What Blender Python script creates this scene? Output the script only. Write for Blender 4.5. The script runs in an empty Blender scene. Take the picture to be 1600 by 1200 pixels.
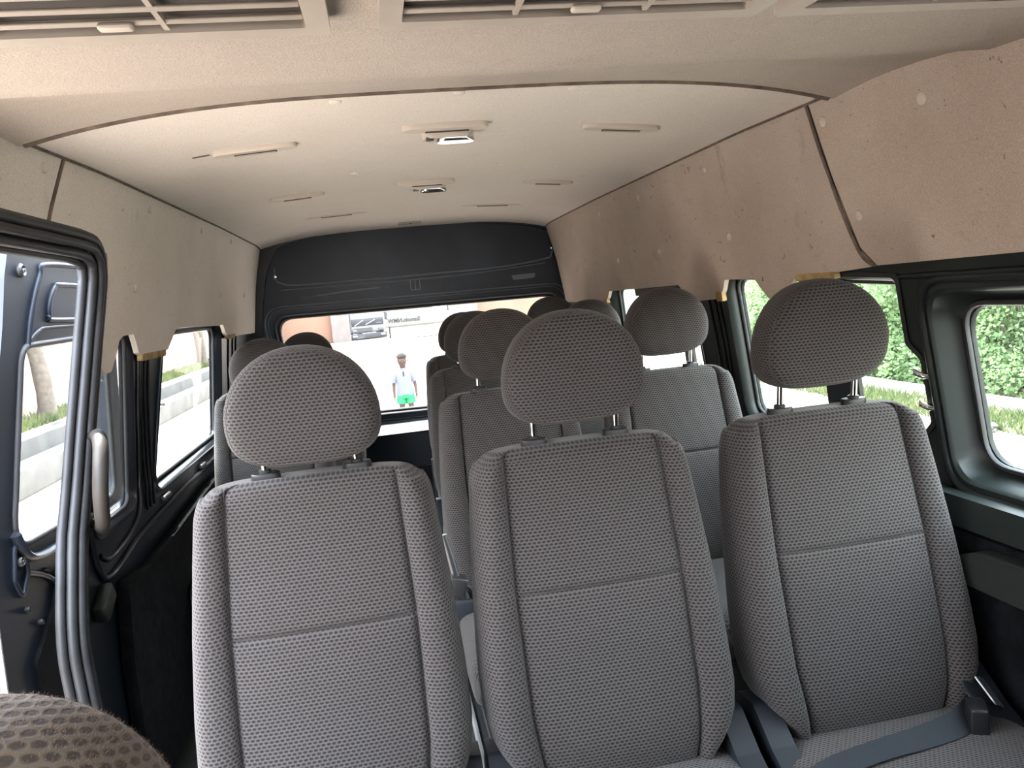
import bpy, bmesh, math, random
from mathutils import Vector, Matrix, noise
from mathutils.geometry import delaunay_2d_cdt

random.seed(7)
S = bpy.context.scene
COL = S.collection
PI = math.pi

# ------------------------------------------------------------------ tags
def tag(o, label=None, cat=None, group=None, kind=None):
    if label: o['label'] = label
    if cat: o['category'] = cat
    if group: o['group'] = group
    if kind: o['kind'] = kind
    return o

def empty(name, loc=(0, 0, 0), rotz=0.0):
    o = bpy.data.objects.new(name, None)
    COL.objects.link(o)
    o.location = loc
    o.rotation_euler = (0, 0, rotz)
    o.empty_display_size = .1
    return o

def link_mesh(name, me, mat, parent=None, smooth=35):
    o = bpy.data.objects.new(name, me)
    COL.objects.link(o)
    if mat: me.materials.append(mat)
    if parent: o.parent = parent
    if smooth:
        me.shade_smooth()
        me.set_sharp_from_angle(angle=math.radians(smooth))
    return o

def obj(name, bm, mat, parent=None, smooth=35, recalc=True):
    if recalc: bmesh.ops.recalc_face_normals(bm, faces=bm.faces)
    me = bpy.data.meshes.new(name)
    bm.to_mesh(me); bm.free()
    return link_mesh(name, me, mat, parent, smooth)

# ------------------------------------------------------------------ materials
def nt(name):
    m = bpy.data.materials.new(name); m.use_nodes = True
    t = m.node_tree
    return m, t, t.nodes['Principled BSDF']

def N(t, kind, **kw):
    n = t.nodes.new(kind)
    for k, v in kw.items():
        if k.startswith('i_'):
            n.inputs[k[2:]].default_value = v
        else: setattr(n, k, v)
    return n

def ramp(t, stops):
    r = t.nodes.new('ShaderNodeValToRGB')
    e = r.color_ramp.elements
    e[0].position, e[0].color = stops[0][0], (*stops[0][1], 1)
    e[1].position, e[1].color = stops[-1][0], (*stops[-1][1], 1)
    for p, c in stops[1:-1]:
        x = e.new(p); x.color = (*c, 1)
    return r

def mat(name, col, rough=.5, metal=0.0, var=.0, scale=8.0, bump=0.0, bscale=200.0, spec=.5, coat=0.0):
    m, t, b = nt(name)
    b.inputs['Base Color'].default_value = (*col, 1)
    b.inputs['Roughness'].default_value = rough
    b.inputs['Metallic'].default_value = metal
    b.inputs['Specular IOR Level'].default_value = spec
    b.inputs['Coat Weight'].default_value = coat
    tc = N(t, 'ShaderNodeTexCoord')
    if var:
        n = N(t, 'ShaderNodeTexNoise'); n.inputs['Scale'].default_value = scale; n.inputs['Detail'].default_value = 5
        t.links.new(tc.outputs['Object'], n.inputs['Vector'])
        r = ramp(t, [(.3, tuple(c * (1 - var) for c in col)), (.7, tuple(min(1, c * (1 + var)) for c in col))])
        t.links.new(n.outputs['Fac'], r.inputs['Fac']); t.links.new(r.outputs['Color'], b.inputs['Base Color'])
    if bump:
        n2 = N(t, 'ShaderNodeTexNoise'); n2.inputs['Scale'].default_value = bscale; n2.inputs['Detail'].default_value = 3
        t.links.new(tc.outputs['Object'], n2.inputs['Vector'])
        bp = N(t, 'ShaderNodeBump'); bp.inputs['Strength'].default_value = bump; bp.inputs['Distance'].default_value = .002
        t.links.new(n2.outputs['Fac'], bp.inputs['Height']); t.links.new(bp.outputs['Normal'], b.inputs['Normal'])
    return m

def felt(name, base, dirty, stain, streak=(1, 1, 1), amount=.5, specks=0.0):
    """needle-felt headliner: fine fibre grain, broad grime patches, thin scuffs"""
    m, t, b = nt(name)
    L = t.links.new
    tc = N(t, 'ShaderNodeTexCoord')
    big = N(t, 'ShaderNodeTexNoise'); big.inputs['Scale'].default_value = 2.3; big.inputs['Detail'].default_value = 6; big.inputs['Roughness'].default_value = .62
    L(tc.outputs['Object'], big.inputs['Vector'])
    r = ramp(t, [(.36, base), (.70, dirty)])
    L(big.outputs['Fac'], r.inputs['Fac'])
    mp = N(t, 'ShaderNodeMapping'); mp.inputs['Scale'].default_value = streak
    L(tc.outputs['Object'], mp.inputs['Vector'])
    sc = N(t, 'ShaderNodeTexNoise'); sc.inputs['Scale'].default_value = 7.; sc.inputs['Detail'].default_value = 8; sc.inputs['Roughness'].default_value = .7; sc.inputs['Distortion'].default_value = .6
    L(mp.outputs['Vector'], sc.inputs['Vector'])
    r2 = ramp(t, [(.60, (0, 0, 0)), (.80, (amount, amount, amount))])
    L(sc.outputs['Fac'], r2.inputs['Fac'])
    mx = N(t, 'ShaderNodeMixRGB'); mx.inputs['Color2'].default_value = (*stain, 1)
    L(r2.outputs['Color'], mx.inputs['Fac']); L(r.outputs['Color'], mx.inputs['Color1'])
    fi = N(t, 'ShaderNodeTexNoise'); fi.inputs['Scale'].default_value = 420; fi.inputs['Detail'].default_value = 4
    L(tc.outputs['Object'], fi.inputs['Vector'])
    r3 = ramp(t, [(.3, (.80, .80, .80)), (.7, (1.12, 1.12, 1.12))])
    L(fi.outputs['Fac'], r3.inputs['Fac'])
    ml = N(t, 'ShaderNodeMixRGB', blend_type='MULTIPLY'); ml.inputs['Fac'].default_value = 1
    last = mx.outputs['Color']
    if specks:
        s1 = N(t, 'ShaderNodeTexNoise'); s1.inputs['Scale'].default_value = 26; s1.inputs['Detail'].default_value = 2; s1.inputs['Distortion'].default_value = 2.5
        L(tc.outputs['Object'], s1.inputs['Vector'])
        s2 = ramp(t, [(.70, (0, 0, 0)), (.76, (specks,) * 3)]); L(s1.outputs['Fac'], s2.inputs['Fac'])
        m3 = N(t, 'ShaderNodeMixRGB'); m3.inputs['Color2'].default_value = (*[c * .55 for c in stain], 1)
        L(s2.outputs['Color'], m3.inputs['Fac']); L(last, m3.inputs['Color1']); last = m3.outputs['Color']
    L(last, ml.inputs['Color1']); L(r3.outputs['Color'], ml.inputs['Color2'])
    L(ml.outputs['Color'], b.inputs['Base Color'])
    b.inputs['Roughness'].default_value = .95
    b.inputs['Specular IOR Level'].default_value = .15
    bp = N(t, 'ShaderNodeBump'); bp.inputs['Strength'].default_value = .5; bp.inputs['Distance'].default_value = .002
    L(fi.outputs['Fac'], bp.inputs['Height']); L(bp.outputs['Normal'], b.inputs['Normal'])
    return m

def knit(name, light, dark, pw, ph, warm=None):
    """honeycomb spacer knit: offset rows of dark oval holes; UV in metres"""
    m, t, b = nt(name)
    L = t.links.new
    tc = N(t, 'ShaderNodeTexCoord')
    sp = N(t, 'ShaderNodeSeparateXYZ'); L(tc.outputs['UV'], sp.inputs['Vector'])
    def M(op, a, bb=None, c=None):
        n = N(t, 'ShaderNodeMath', operation=op)
        for i, v in enumerate((a, bb, c)):
            if v is None: continue
            if isinstance(v, (int, float)): n.inputs[i].default_value = v
            else: L(v, n.inputs[i])
        return n.outputs[0]
    v = M('DIVIDE', sp.outputs['Y'], ph)
    row = M('FLOOR', v)
    off = M('MULTIPLY', M('FLOORED_MODULO', row, 2.), .5)
    u = M('ADD', M('DIVIDE', sp.outputs['X'], pw), off)
    fu = M('SUBTRACT', M('FRACT', u), .5)
    fv = M('SUBTRACT', M('FRACT', v), .5)
    a = M('POWER', M('DIVIDE', M('ABSOLUTE', fu), .46), 2.)
    c = M('POWER', M('DIVIDE', M('ABSOLUTE', fv), .40), 2.)
    d = M('SQRT', M('ADD', a, c))
    mr = N(t, 'ShaderNodeMapRange', interpolation_type='SMOOTHSTEP')
    mr.inputs['From Min'].default_value = .55; mr.inputs['From Max'].default_value = 1.15
    L(d, mr.inputs['Value'])
    big = N(t, 'ShaderNodeTexNoise'); big.inputs['Scale'].default_value = 5.; big.inputs['Detail'].default_value = 3
    L(tc.outputs['Object'], big.inputs['Vector'])
    w = warm or light
    rr = ramp(t, [(.35, light), (.65, w)])
    L(big.outputs['Fac'], rr.inputs['Fac'])
    mx = N(t, 'ShaderNodeMixRGB'); mx.inputs['Color1'].default_value = (*dark, 1)
    L(mr.outputs['Result'], mx.inputs['Fac']); L(rr.outputs['Color'], mx.inputs['Color2'])
    L(mx.outputs['Color'], b.inputs['Base Color'])
    b.inputs['Roughness'].default_value = .9
    b.inputs['Specular IOR Level'].default_value = .2
    b.inputs['Sheen Weight'].default_value = .10
    b.inputs['Sheen Roughness'].default_value = .5
    bp = N(t, 'ShaderNodeBump'); bp.inputs['Strength'].default_value = .45; bp.inputs['Distance'].default_value = .0015
    L(mr.outputs['Result'], bp.inputs['Height']); L(bp.outputs['Normal'], b.inputs['Normal'])
    return m

def glass(name, tint, haze=.03, hazecol=(.8, .82, .85)):
    m, t, b = nt(name)
    L = t.links.new
    out = t.nodes['Material Output']
    t.nodes.remove(b)
    tr = N(t, 'ShaderNodeBsdfTransparent'); tr.inputs['Color'].default_value = (*tint, 1)
    gl = N(t, 'ShaderNodeBsdfGlossy'); gl.inputs['Roughness'].default_value = .02
    df = N(t, 'ShaderNodeBsdfDiffuse'); df.inputs['Color'].default_value = (*hazecol, 1)
    lw = N(t, 'ShaderNodeLayerWeight'); lw.inputs['Blend'].default_value = .5
    pw_ = N(t, 'ShaderNodeMath', operation='POWER'); pw_.inputs[1].default_value = 5.; L(lw.outputs['Facing'], pw_.inputs[0])
    fr = N(t, 'ShaderNodeMath', operation='MULTIPLY_ADD'); fr.inputs[1].default_value = .7; fr.inputs[2].default_value = .02; L(pw_.outputs[0], fr.inputs[0])
    m1 = N(t, 'ShaderNodeMixShader'); L(fr.outputs[0], m1.inputs['Fac']); L(tr.outputs[0], m1.inputs[1]); L(gl.outputs[0], m1.inputs[2])
    m2 = N(t, 'ShaderNodeMixShader'); m2.inputs['Fac'].default_value = haze
    tc = N(t, 'ShaderNodeTexCoord')
    n = N(t, 'ShaderNodeTexNoise'); n.inputs['Scale'].default_value = 6; n.inputs['Detail'].default_value = 6
    L(tc.outputs['Object'], n.inputs['Vector'])
    r = ramp(t, [(.35, (haze * .5,) * 3), (.75, (haze * 1.6,) * 3)])
    L(n.outputs['Fac'], r.inputs['Fac']); L(r.outputs['Color'], m2.inputs['Fac'])
    L(m1.outputs[0], m2.inputs[1]); L(df.outputs[0], m2.inputs[2]); L(m2.outputs[0], out.inputs['Surface'])
    return m

M = {}
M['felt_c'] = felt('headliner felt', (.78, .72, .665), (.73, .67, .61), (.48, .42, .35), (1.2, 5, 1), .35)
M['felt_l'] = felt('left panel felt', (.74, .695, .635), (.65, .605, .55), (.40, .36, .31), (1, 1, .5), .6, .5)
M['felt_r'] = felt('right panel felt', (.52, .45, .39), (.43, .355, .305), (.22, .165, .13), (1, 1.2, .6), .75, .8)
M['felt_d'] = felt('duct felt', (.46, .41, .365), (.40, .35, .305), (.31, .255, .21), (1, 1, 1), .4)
M['fabric'] = knit('seat knit', (.064, .0590, .0582), (.0135, .0128, .0133), .0084, .0058, (.062, .055, .053))
M['fabric_front'] = knit('front seat knit', (.066, .052, .038), (.021, .0145, .0105), .0125, .0110, (.058, .045, .033))
M['seam'] = mat('seam thread', (.045, .040, .040), .9)
M['fuzz'] = mat('fabric fuzz', (.11, .068, .045), .95)
M['paint'] = mat('black body paint', (.0055, .0075, .011), .30, var=.25, scale=6, spec=.35, coat=.15)
M['paint_soft'] = mat('dusty black paint with haze', (.017, .023, .034), .42, var=.3, scale=5, spec=.3)  # base lifted and blued to paint in the hazy veil at the rear
M['greytrim'] = mat('green-black window trim', (.014, .019, .018), .45, var=.12, scale=5, spec=.35)
M['fuzzy_black'] = mat('black carpet trim', (.0055, .006, .007), .95, var=.5, scale=30, bump=.6, bscale=300, spec=.08)
M['rubber'] = mat('rubber', (.03, .031, .034), .55, var=.2, scale=12)
M['seal_grey'] = mat('dusty grey seal rubber', (.020, .0215, .025), .5, var=.35, scale=9, spec=.3)
M['black_plastic'] = mat('black plastic', (.009, .0095, .011), .45, spec=.35)
M['blue_plastic'] = mat('slate plastic', (.010, .0125, .017), .5, spec=.3)
M['chrome'] = mat('chrome', (.78, .78, .78), .10, metal=1)
M['alu'] = mat('bare aluminium', (.75, .77, .8), .35, metal=1)
M['steel'] = mat('grey steel', (.16, .16, .165), .45, metal=1)
M['beige'] = mat('beige plastic', (.40, .355, .31), .5, var=.08, scale=20)
M['beige_dark'] = mat('shadow grille', (.045, .038, .034), .8)
M['gap'] = mat('dark seam and gap shade', (.13, .10, .08), .95, var=.4, scale=30)  # dark brown for panel seams and the painted shadow gap around the lining
M['clip'] = mat('trim clip plastic', (.56, .50, .44), .45)
M['handle'] = mat('grab handle plastic', (.026, .023, .021), .55, var=.3, scale=14, spec=.3)
M['foam'] = mat('yellowed foam', (.34, .24, .11), .9, var=.4, scale=25)
M['web'] = mat('belt webbing', (.018, .022, .028), .6, bump=.4, bscale=500, spec=.3)
M['floor'] = mat('dark floor mat', (.009, .0095, .010), .8, var=.3, scale=10)
M['white_trim'] = mat('pale trim', (.075, .084, .098), .45)
M['glint_grey'] = mat('grey glints and fittings', (.13, .145, .165), .45)  # pale grey painting highlights on the tailgate creases; also its small fittings
M['glass_l'] = glass('left glass', (.64, .66, .64), .03)
M['glass_r'] = glass('right glass', (.60, .65, .61), .06)
M['glass_b'] = glass('rear glass', (.36, .36, .36), .08)
M['armtrim'] = mat('olive dark trim', (.016, .019, .0165), .5, spec=.3)

# ------------------------------------------------------------------ mesh helpers
def bm_box(bm, c, s, rot=None, bevel=0.0):
    r = bmesh.ops.create_cube(bm, size=1.0)
    vs = r['verts']
    for v in vs: v.co = Vector((v.co.x * s[0], v.co.y * s[1], v.co.z * s[2]))
    if bevel:
        es = list({e for v in vs for e in v.link_edges})
        rb = bmesh.ops.bevel(bm, geom=es, offset=bevel, segments=3, affect='EDGES', profile=.5)
        vs = list({v for v in vs if v.is_valid} | set(rb['verts']))
    for v in vs:
        p = v.co.copy()
        if rot: p = rot @ p
        v.co = p + Vector(c)
    return vs

def box(name, c, s, m, parent=None, bevel=0.0, rot=None):
    bm = bmesh.new(); bm_box(bm, c, s, rot, bevel)
    return obj(name, bm, m, parent)

def bm_tube(bm, pts, r, n=8, closed=False, caps=True, flat=1.0, up=None):
    pts = [Vector(p) for p in pts]
    k = len(pts)
    rings = []
    ref = Vector(up) if up else None
    for i, p in enumerate(pts):
        a = pts[i - 1] if (i > 0 or closed) else p
        b = pts[(i + 1) % k] if (i < k - 1 or closed) else p
        d = (b - a).normalized()
        if ref is None:
            ref = Vector((0, 0, 1)) if abs(d.z) < .9 else Vector((1, 0, 0))
        s = d.cross(ref)
        if s.length < 1e-5: s = d.cross(Vector((1, 0, 0)))
        s.normalize(); q = s.cross(d).normalized()
        if up is None: ref = q
        rr = r[i] if isinstance(r, (list, tuple)) else r
        rings.append([bm.verts.new(p + s * (rr * math.cos(2 * PI * j / n)) + q * (rr * flat * math.sin(2 * PI * j / n))) for j in range(n)])
    m = k if closed else k - 1
    for i in range(m):
        A, B = rings[i], rings[(i + 1) % k]
        for j in range(n):
            bm.faces.new((A[j], A[(j + 1) % n], B[(j + 1) % n], B[j]))
    if not closed and caps:
        bm.faces.new(rings[0]); bm.faces.new(rings[-1][::-1])

def tube(name, pts, r, m, parent=None, n=8, closed=False, flat=1.0, up=None):
    bm = bmesh.new(); bm_tube(bm, pts, r, n, closed, True, flat, up)
    return obj(name, bm, m, parent, 50)

def bm_lathe(bm, prof, axis_m, n=20):
    rings = []
    for (r, h) in prof:
        rings.append([bm.verts.new(axis_m @ Vector((r * math.cos(2 * PI * j / n), r * math.sin(2 * PI * j / n), h))) for j in range(n)])
    for A, B in zip(rings, rings[1:]):
        for j in range(n):
            bm.faces.new((A[j], A[(j + 1) % n], B[(j + 1) % n], B[j]))
    bm.faces.new(rings[0][::-1]); bm.faces.new(rings[-1])

def rpoly(pts, rad, seg=6):
    """rounded closed polygon; rad scalar or list"""
    out = []
    n = len(pts)
    for i in range(n):
        p = Vector(pts[i]); a = Vector(pts[i - 1]); b = Vector(pts[(i + 1) % n])
        r = rad[i] if isinstance(rad, (list, tuple)) else rad
        u = (a - p); v = (b - p)
        if r <= 0: out.append((p.x, p.y)); continue
        lu, lv = u.length, v.length
        u.normalize(); v.normalize()
        ang = math.acos(max(-1, min(1, u.dot(v))))
        d = min(r / max(math.tan(ang / 2), 1e-3), lu * .48, lv * .48)
        p0 = p + u * d; p1 = p + v * d
        for k in range(seg + 1):
            t = k / seg
            q = p0 * (1 - t) ** 2 + p * 2 * t * (1 - t) + p1 * t * t
            out.append((q.x, q.y))
    return out

def smooth_open(pts, seg=6):
    """Catmull-Rom through points"""
    P = [Vector(p) for p in pts]
    out = []
    for i in range(len(P) - 1):
        p0 = P[max(i - 1, 0)]; p1 = P[i]; p2 = P[i + 1]; p3 = P[min(i + 2, len(P) - 1)]
        for k in range(seg):
            t = k / seg
            out.append(.5 * ((2 * p1) + (p2 - p0) * t + (2 * p0 - 5 * p1 + 4 * p2 - p3) * t * t + (3 * p1 - p0 - 3 * p2 + p3) * t ** 3))
    out.append(P[-1])
    return [tuple(q) for q in out]

def inpoly(x, y, poly):
    c = False
    n = len(poly)
    j = n - 1
    for i in range(n):
        xi, yi = poly[i]; xj, yj = poly[j]
        if (yi > y) != (yj > y) and x < (xj - xi) * (y - yi) / (yj - yi) + xi: c = not c
        j = i
    return c

def densify(poly, d):
    out = []
    for i in range(len(poly)):
        a = Vector(poly[i]); b = Vector(poly[(i + 1) % len(poly)])
        k = max(1, int((b - a).length / d))
        for q in range(k): out.append(tuple(a.lerp(b, q / k)))
    return out

def bm_sheet(bm, outer, holes, mapf, thick, dens=.08):
    """flat outline with holes, mapped onto a surface and given thickness"""
    loops = [densify(outer, dens)] + [densify(h, dens) for h in holes]
    pts, edges = [], []
    for lp in loops:
        s = len(pts)
        pts += [Vector(p) for p in lp]
        edges += [(s + i, s + (i + 1) % len(lp)) for i in range(len(lp))]
    xs = [p[0] for p in outer]; ys = [p[1] for p in outer]
    gx = int((max(xs) - min(xs)) / dens); gy = int((max(ys) - min(ys)) / dens)
    for i in range(1, gx + 1):
        for j in range(1, gy + 1):
            x = min(xs) + i * dens + .31 * dens * (j % 2); y = min(ys) + j * dens
            if inpoly(x, y, outer) and not any(inpoly(x, y, h) for h in holes):
                if min((Vector((x, y)) - q).length for q in pts[:sum(len(l) for l in loops)]) > dens * .4:
                    pts.append(Vector((x, y)))
    vv, ee, ff, *_ = delaunay_2d_cdt(pts, edges, [], 0, 1e-6)
    tris = []
    for f in ff:
        cx = sum(vv[i].x for i in f) / len(f); cy = sum(vv[i].y for i in f) / len(f)
        if inpoly(cx, cy, outer) and not any(inpoly(cx, cy, h) for h in holes): tris.append(f)
    used = sorted({i for f in tris for i in f})
    A = {i: bm.verts.new(mapf(vv[i].x, vv[i].y, 0.0)) for i in used}
    if thick:
        B = {i: bm.verts.new(mapf(vv[i].x, vv[i].y, thick)) for i in used}
    cnt = {}
    for f in tris:
        bm.faces.new([A[i] for i in f])
        if thick: bm.faces.new([B[i] for i in reversed(f)])
        for a, b in zip(f, list(f[1:]) + [f[0]]):
            cnt.setdefault(frozenset((a, b)), []).append((a, b))
    if thick:
        for k, v in cnt.items():
            if len(v) == 1:
                a, b = v[0]
                bm.faces.new((A[b], A[a], B[a], B[b]))

def sheet(name, outer, holes, mapf, thick, m, parent=None, dens=.08):
    bm = bmesh.new(); bm_sheet(bm, outer, holes, mapf, thick, dens)
    return obj(name, bm, m, parent, 40)

def interp(x, xs, ys):
    if x <= xs[0]: return ys[0]
    for i in range(1, len(xs)):
        if x <= xs[i]:
            t = (x - xs[i - 1]) / (xs[i] - xs[i - 1])
            return ys[i - 1] + t * (ys[i] - ys[i - 1])
    return ys[-1]

# ------------------------------------------------------------------ van cross-section (metres; y runs to the rear, floor z=0)
def xw(z):
    return interp(z, [0, .5, .78, 1.0, 1.2, 1.4, 1.58, 1.7], [.89, .905, .90, .878, .85, .82, .775, .745])
def side_map(s, off=0.0):
    return lambda u, v, w: Vector((s * (xw(v) + off + w), u, v))

# E_BODY
def inset(poly, d):
    """offset a closed polygon inwards (d>0) by moving its edges"""
    n = len(poly)
    area = sum(poly[i][0] * poly[(i + 1) % n][1] - poly[(i + 1) % n][0] * poly[i][1] for i in range(n))
    sg = 1 if area > 0 else -1
    out = []
    for i in range(n):
        a = Vector(poly[i - 1]); p = Vector(poly[i]); b = Vector(poly[(i + 1) % n])
        e1 = (p - a).normalized(); e2 = (b - p).normalized()
        n1 = Vector((-e1.y, e1.x)) * sg; n2 = Vector((-e2.y, e2.x)) * sg
        k = 1 + n1.dot(n2)
        q = p + (n1 + n2) * (d / max(k, .2))
        out.append((q.x, q.y))
    return out

def bm_loops(bm, loops, close=True):
    rings = [[bm.verts.new(p) for p in lp] for lp in loops]
    n = len(rings[0])
    for A, B in zip(rings, rings[1:]):
        for j in range(n):
            bm.faces.new((A[j], A[(j + 1) % n], B[(j + 1) % n], B[j]))

def make_window(idx, corners, rad, mp, depth, gm, frame_m, step=.012, lip=.0):
    """recessed window reveal lofted from the wall face out to the glass, rubber bead, pane"""
    bm = bmesh.new()
    def loop(d, w): return [mp(u, v, w) for u, v in rpoly(inset(corners, d), rad)]
    bm_loops(bm, [loop(-.012, -.004), loop(-.002, -.006), loop(.004, 0), loop(.008, depth * .6), loop(step, depth), loop(step + .014, depth + .002), loop(step + .016, depth + .010)])
    fr = obj('window_%d' % idx, bm, frame_m, None, 40)
    tag(fr, kind='structure')
    bm = bmesh.new()
    bm_tube(bm, loop(step + .008, depth - .002), .0065, 6, True)
    obj('rubber_seal', bm, M['rubber'], fr, 60)
    pn = sheet('pane', rpoly(inset(corners, step + .010), rad), [], lambda u, v, w: mp(u, v, depth + .005 + w), 0, gm, fr, .2)
    return fr

# ------------------------------------------------------------------ left wall (photo left): open sliding doorway, two side windows
ML = side_map(-1, .014)
MR = side_map(1, .014)
OPEN = smooth_open([(1.70, -.05), (1.70, .43), (1.70, .585), (1.755, .75), (1.835, .97), (1.905, 1.25), (1.925, 1.345)], 5) + \
       smooth_open([(1.918, 1.378), (1.885, 1.396), (1.80, 1.402)], 4)
left_outer = OPEN + [(.35, 1.402), (.35, 1.70), (4.30, 1.70), (4.30, -.05)]
W1 = [(1.930, .735), (2.235, .735), (2.243, 1.225), (1.955, 1.225)]
W2 = [(2.42, .725), (3.44, .725), (3.45, 1.215), (2.57, 1.215)]
wl = sheet('wall_left', left_outer, [rpoly(W1, .05), rpoly(W2, .06)], ML, .012, M['paint'], None, .09)
tag(wl, kind='structure')
make_window(1, W1, .05, ML, .016, M['glass_l'], M['paint'], .003)
make_window(2, W2, .06, ML, .030, M['glass_l'], M['paint'])
# pressed body crease around the windows and the sill highlight
bm = bmesh.new()
bm_tube(bm, [ML(u, v, -.004) for u, v in smooth_open([(1.90, 1.05), (1.885, .80), (1.91, .66), (2.0, .625), (2.35, .66), (3.45, .68)], 6)], .009, 8)
bm_tube(bm, [ML(u, v, -.003) for u, v in smooth_open([(2.30, 1.14), (2.29, .95), (2.27, .76), (2.20, .69), (2.0, .665), (1.93, .69)], 6)], .007, 8)
obj('pressed_rib', bm, M['paint'], wl, 60)
for (y, z) in ((2.50, .695), (3.0, .690)):
    bm = bmesh.new(); bm_box(bm, ML(y, z, -.006), (.02, .07, .018), None, .006); obj('sill_clip', bm, M['steel'], wl)
br = box('anchor_cover', ML(1.885, .59, -.015), (.03, .085, .05), M['armtrim'], wl, .008, Matrix.Rotation(.5, 3, 'X'))

# door-opening weather seal, three ribs
sl = bmesh.new()
full = OPEN + [(.35, 1.402)]
def off_path(path, d):
    out = []
    for i, p in enumerate(path):
        a = Vector(path[max(i - 1, 0)]); b = Vector(path[min(i + 1, len(path) - 1)])
        t = (b - a).normalized()
        out.append((p[0] - t.y * d, p[1] + t.x * d))
    return out
for d, r, w in ((.016, .010, .004), (.006, .011, -.014), (-.012, .010, -.026), (-.032, .012, -.022)):
    bm_tube(sl, [ML(u, v, w) for u, v in off_path(full, d)], r, 10)
so = obj('door_weather_seal', sl, M['seal_grey'], None, 60)
tag(so, 'dusty grey ribbed rubber seal around the open side doorway', 'door seal')

# lower carpet trim
lt = [(2.02, .06), (1.93, .20), (1.95, .40), (2.0, .60), (2.20, .575), (3.05, .62), (4.15, .62), (4.15, .06)]
t1 = sheet('trim_1', rpoly(lt, .03), [], side_map(-1, -.022), .03, M['fuzzy_black'], None, .12)
tag(t1, kind='structure')

# felt side panels, left
felt_l = [(1.985, 1.405), (1.995, 1.33), (1.975, 1.25), (1.938, 1.20), (1.935, 1.145), (1.965, 1.120), (2.015, 1.122), (2.055, 1.165),
          (2.075, 1.195), (2.105, 1.206), (2.190, 1.208), (2.212, 1.185), (2.235, 1.155), (2.30, 1.138), (2.44, 1.138), (2.53, 1.150), (2.58, 1.180),
          (2.625, 1.208), (2.68, 1.211), (3.39, 1.203), (3.44, 1.170), (3.50, 1.148), (4.235, 1.142), (4.235, 1.602), (1.695, 1.602), (1.648, 1.47), (1.636, 1.410)]
FL = side_map(-1, -.010)
FR = side_map(1, -.010)
f1 = sheet('trim_2', rpoly(felt_l, .012, 3), [], FL, .014, M['felt_l'], None, .07); tag(f1, kind='structure')
f2 = sheet('trim_3', [(.35, 1.408), (1.628, 1.408), (1.640, 1.47), (1.687, 1.602), (.35, 1.602)], [], FL, .014, M['felt_l'], None, .09); tag(f2, kind='structure')
# felt side panels, right
felt_r = [(4.235, 1.602), (1.591, 1.602), (1.572, 1.40), (1.520, 1.245), (1.478, 1.206), (1.50, 1.203), (1.70, 1.194), (1.80, 1.188), (1.845, 1.160), (1.90, 1.142), (1.945, 1.140), (1.975, 1.165),
          (2.005, 1.196), (2.19, 1.199), (2.215, 1.168), (2.25, 1.142), (2.42, 1.136), (2.50, 1.155), (2.56, 1.193), (3.38, 1.187), (3.42, 1.158), (3.48, 1.138), (4.235, 1.142)]
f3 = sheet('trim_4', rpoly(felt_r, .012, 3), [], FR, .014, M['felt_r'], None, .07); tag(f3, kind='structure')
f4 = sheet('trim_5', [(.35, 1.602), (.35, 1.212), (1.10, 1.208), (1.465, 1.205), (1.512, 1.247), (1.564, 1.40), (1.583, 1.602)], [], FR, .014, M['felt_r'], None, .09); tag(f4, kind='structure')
# rolled seam edges of the felt panels
bm = bmesh.new(); bm_tube(bm, [FR(u, v, .0) for u, v in smooth_open([(1.588, 1.568), (1.572, 1.40), (1.520, 1.245), (1.478, 1.206)], 8)], .0042, 8)
obj('panel_edge', bm, M['gap'], f3, 60)
bm = bmesh.new(); bm_tube(bm, [FL(u, v, .0) for u, v in smooth_open([(1.682, 1.568), (1.648, 1.47), (1.636, 1.410)], 8)], .0042, 8)
obj('panel_edge', bm, M['gap'], f1, 60)
# yellowed foam showing along the lower edge of the felt
for par, mp, u0, u1, v0, v1 in ((f1, FL, 2.26, 2.50, 1.131, 1.150), (f1, FL, 3.50, 3.66, 1.140, 1.158), (f3, FR, 1.62, 1.79, 1.183, 1.199), (f3, FR, 2.225, 2.27, 1.134, 1.165), (f3, FR, 3.44, 3.50, 1.132, 1.152)):
    fo = sheet('foam_edge', rpoly([(u0, v0), (u1, v0), (u1, v1), (u0, v1)], .01), [], lambda u, v, w, mp=mp: mp(u, v, -.002 + w), .014, M['foam'], par, .1)
# trim clips (push fasteners)
def clip(par, s, y, z, r=.011):
    n = Vector((-s, 0, -.12)).normalized()
    q = n.to_track_quat('Z', 'Y').to_matrix().to_4x4()
    mm = Matrix.Translation(Vector((s * (xw(z) - .0085), y, z))) @ q
    b = bmesh.new(); bm_lathe(b, [(r, 0), (r, .0025), (r * .8, .0048), (r * .35, .0058)], mm, 14)
    obj('trim_clip', b, M['clip'], par, 50)
for i, (y, z) in enumerate(((1.600, 1.536), (2.275, 1.54), (2.897, 1.543), (3.445, 1.55), (2.2, 1.326), (2.794, 1.328), (3.328, 1.329), (3.883, 1.331))):
    clip(f2 if i == 0 else f1, -1, y, z)
for i, (y, z) in enumerate(((1.252, 1.491), (1.545, 1.518), (1.497, 1.312), (2.144, 1.52), (2.726, 1.519), (3.223, 1.519), (3.728, 1.522), (2.102, 1.32), (2.664, 1.317), (3.152, 1.313), (3.655, 1.314))):
    clip(f4 if i < 3 else f3, 1, y, z, .0125 if i < 3 else .011)

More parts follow.
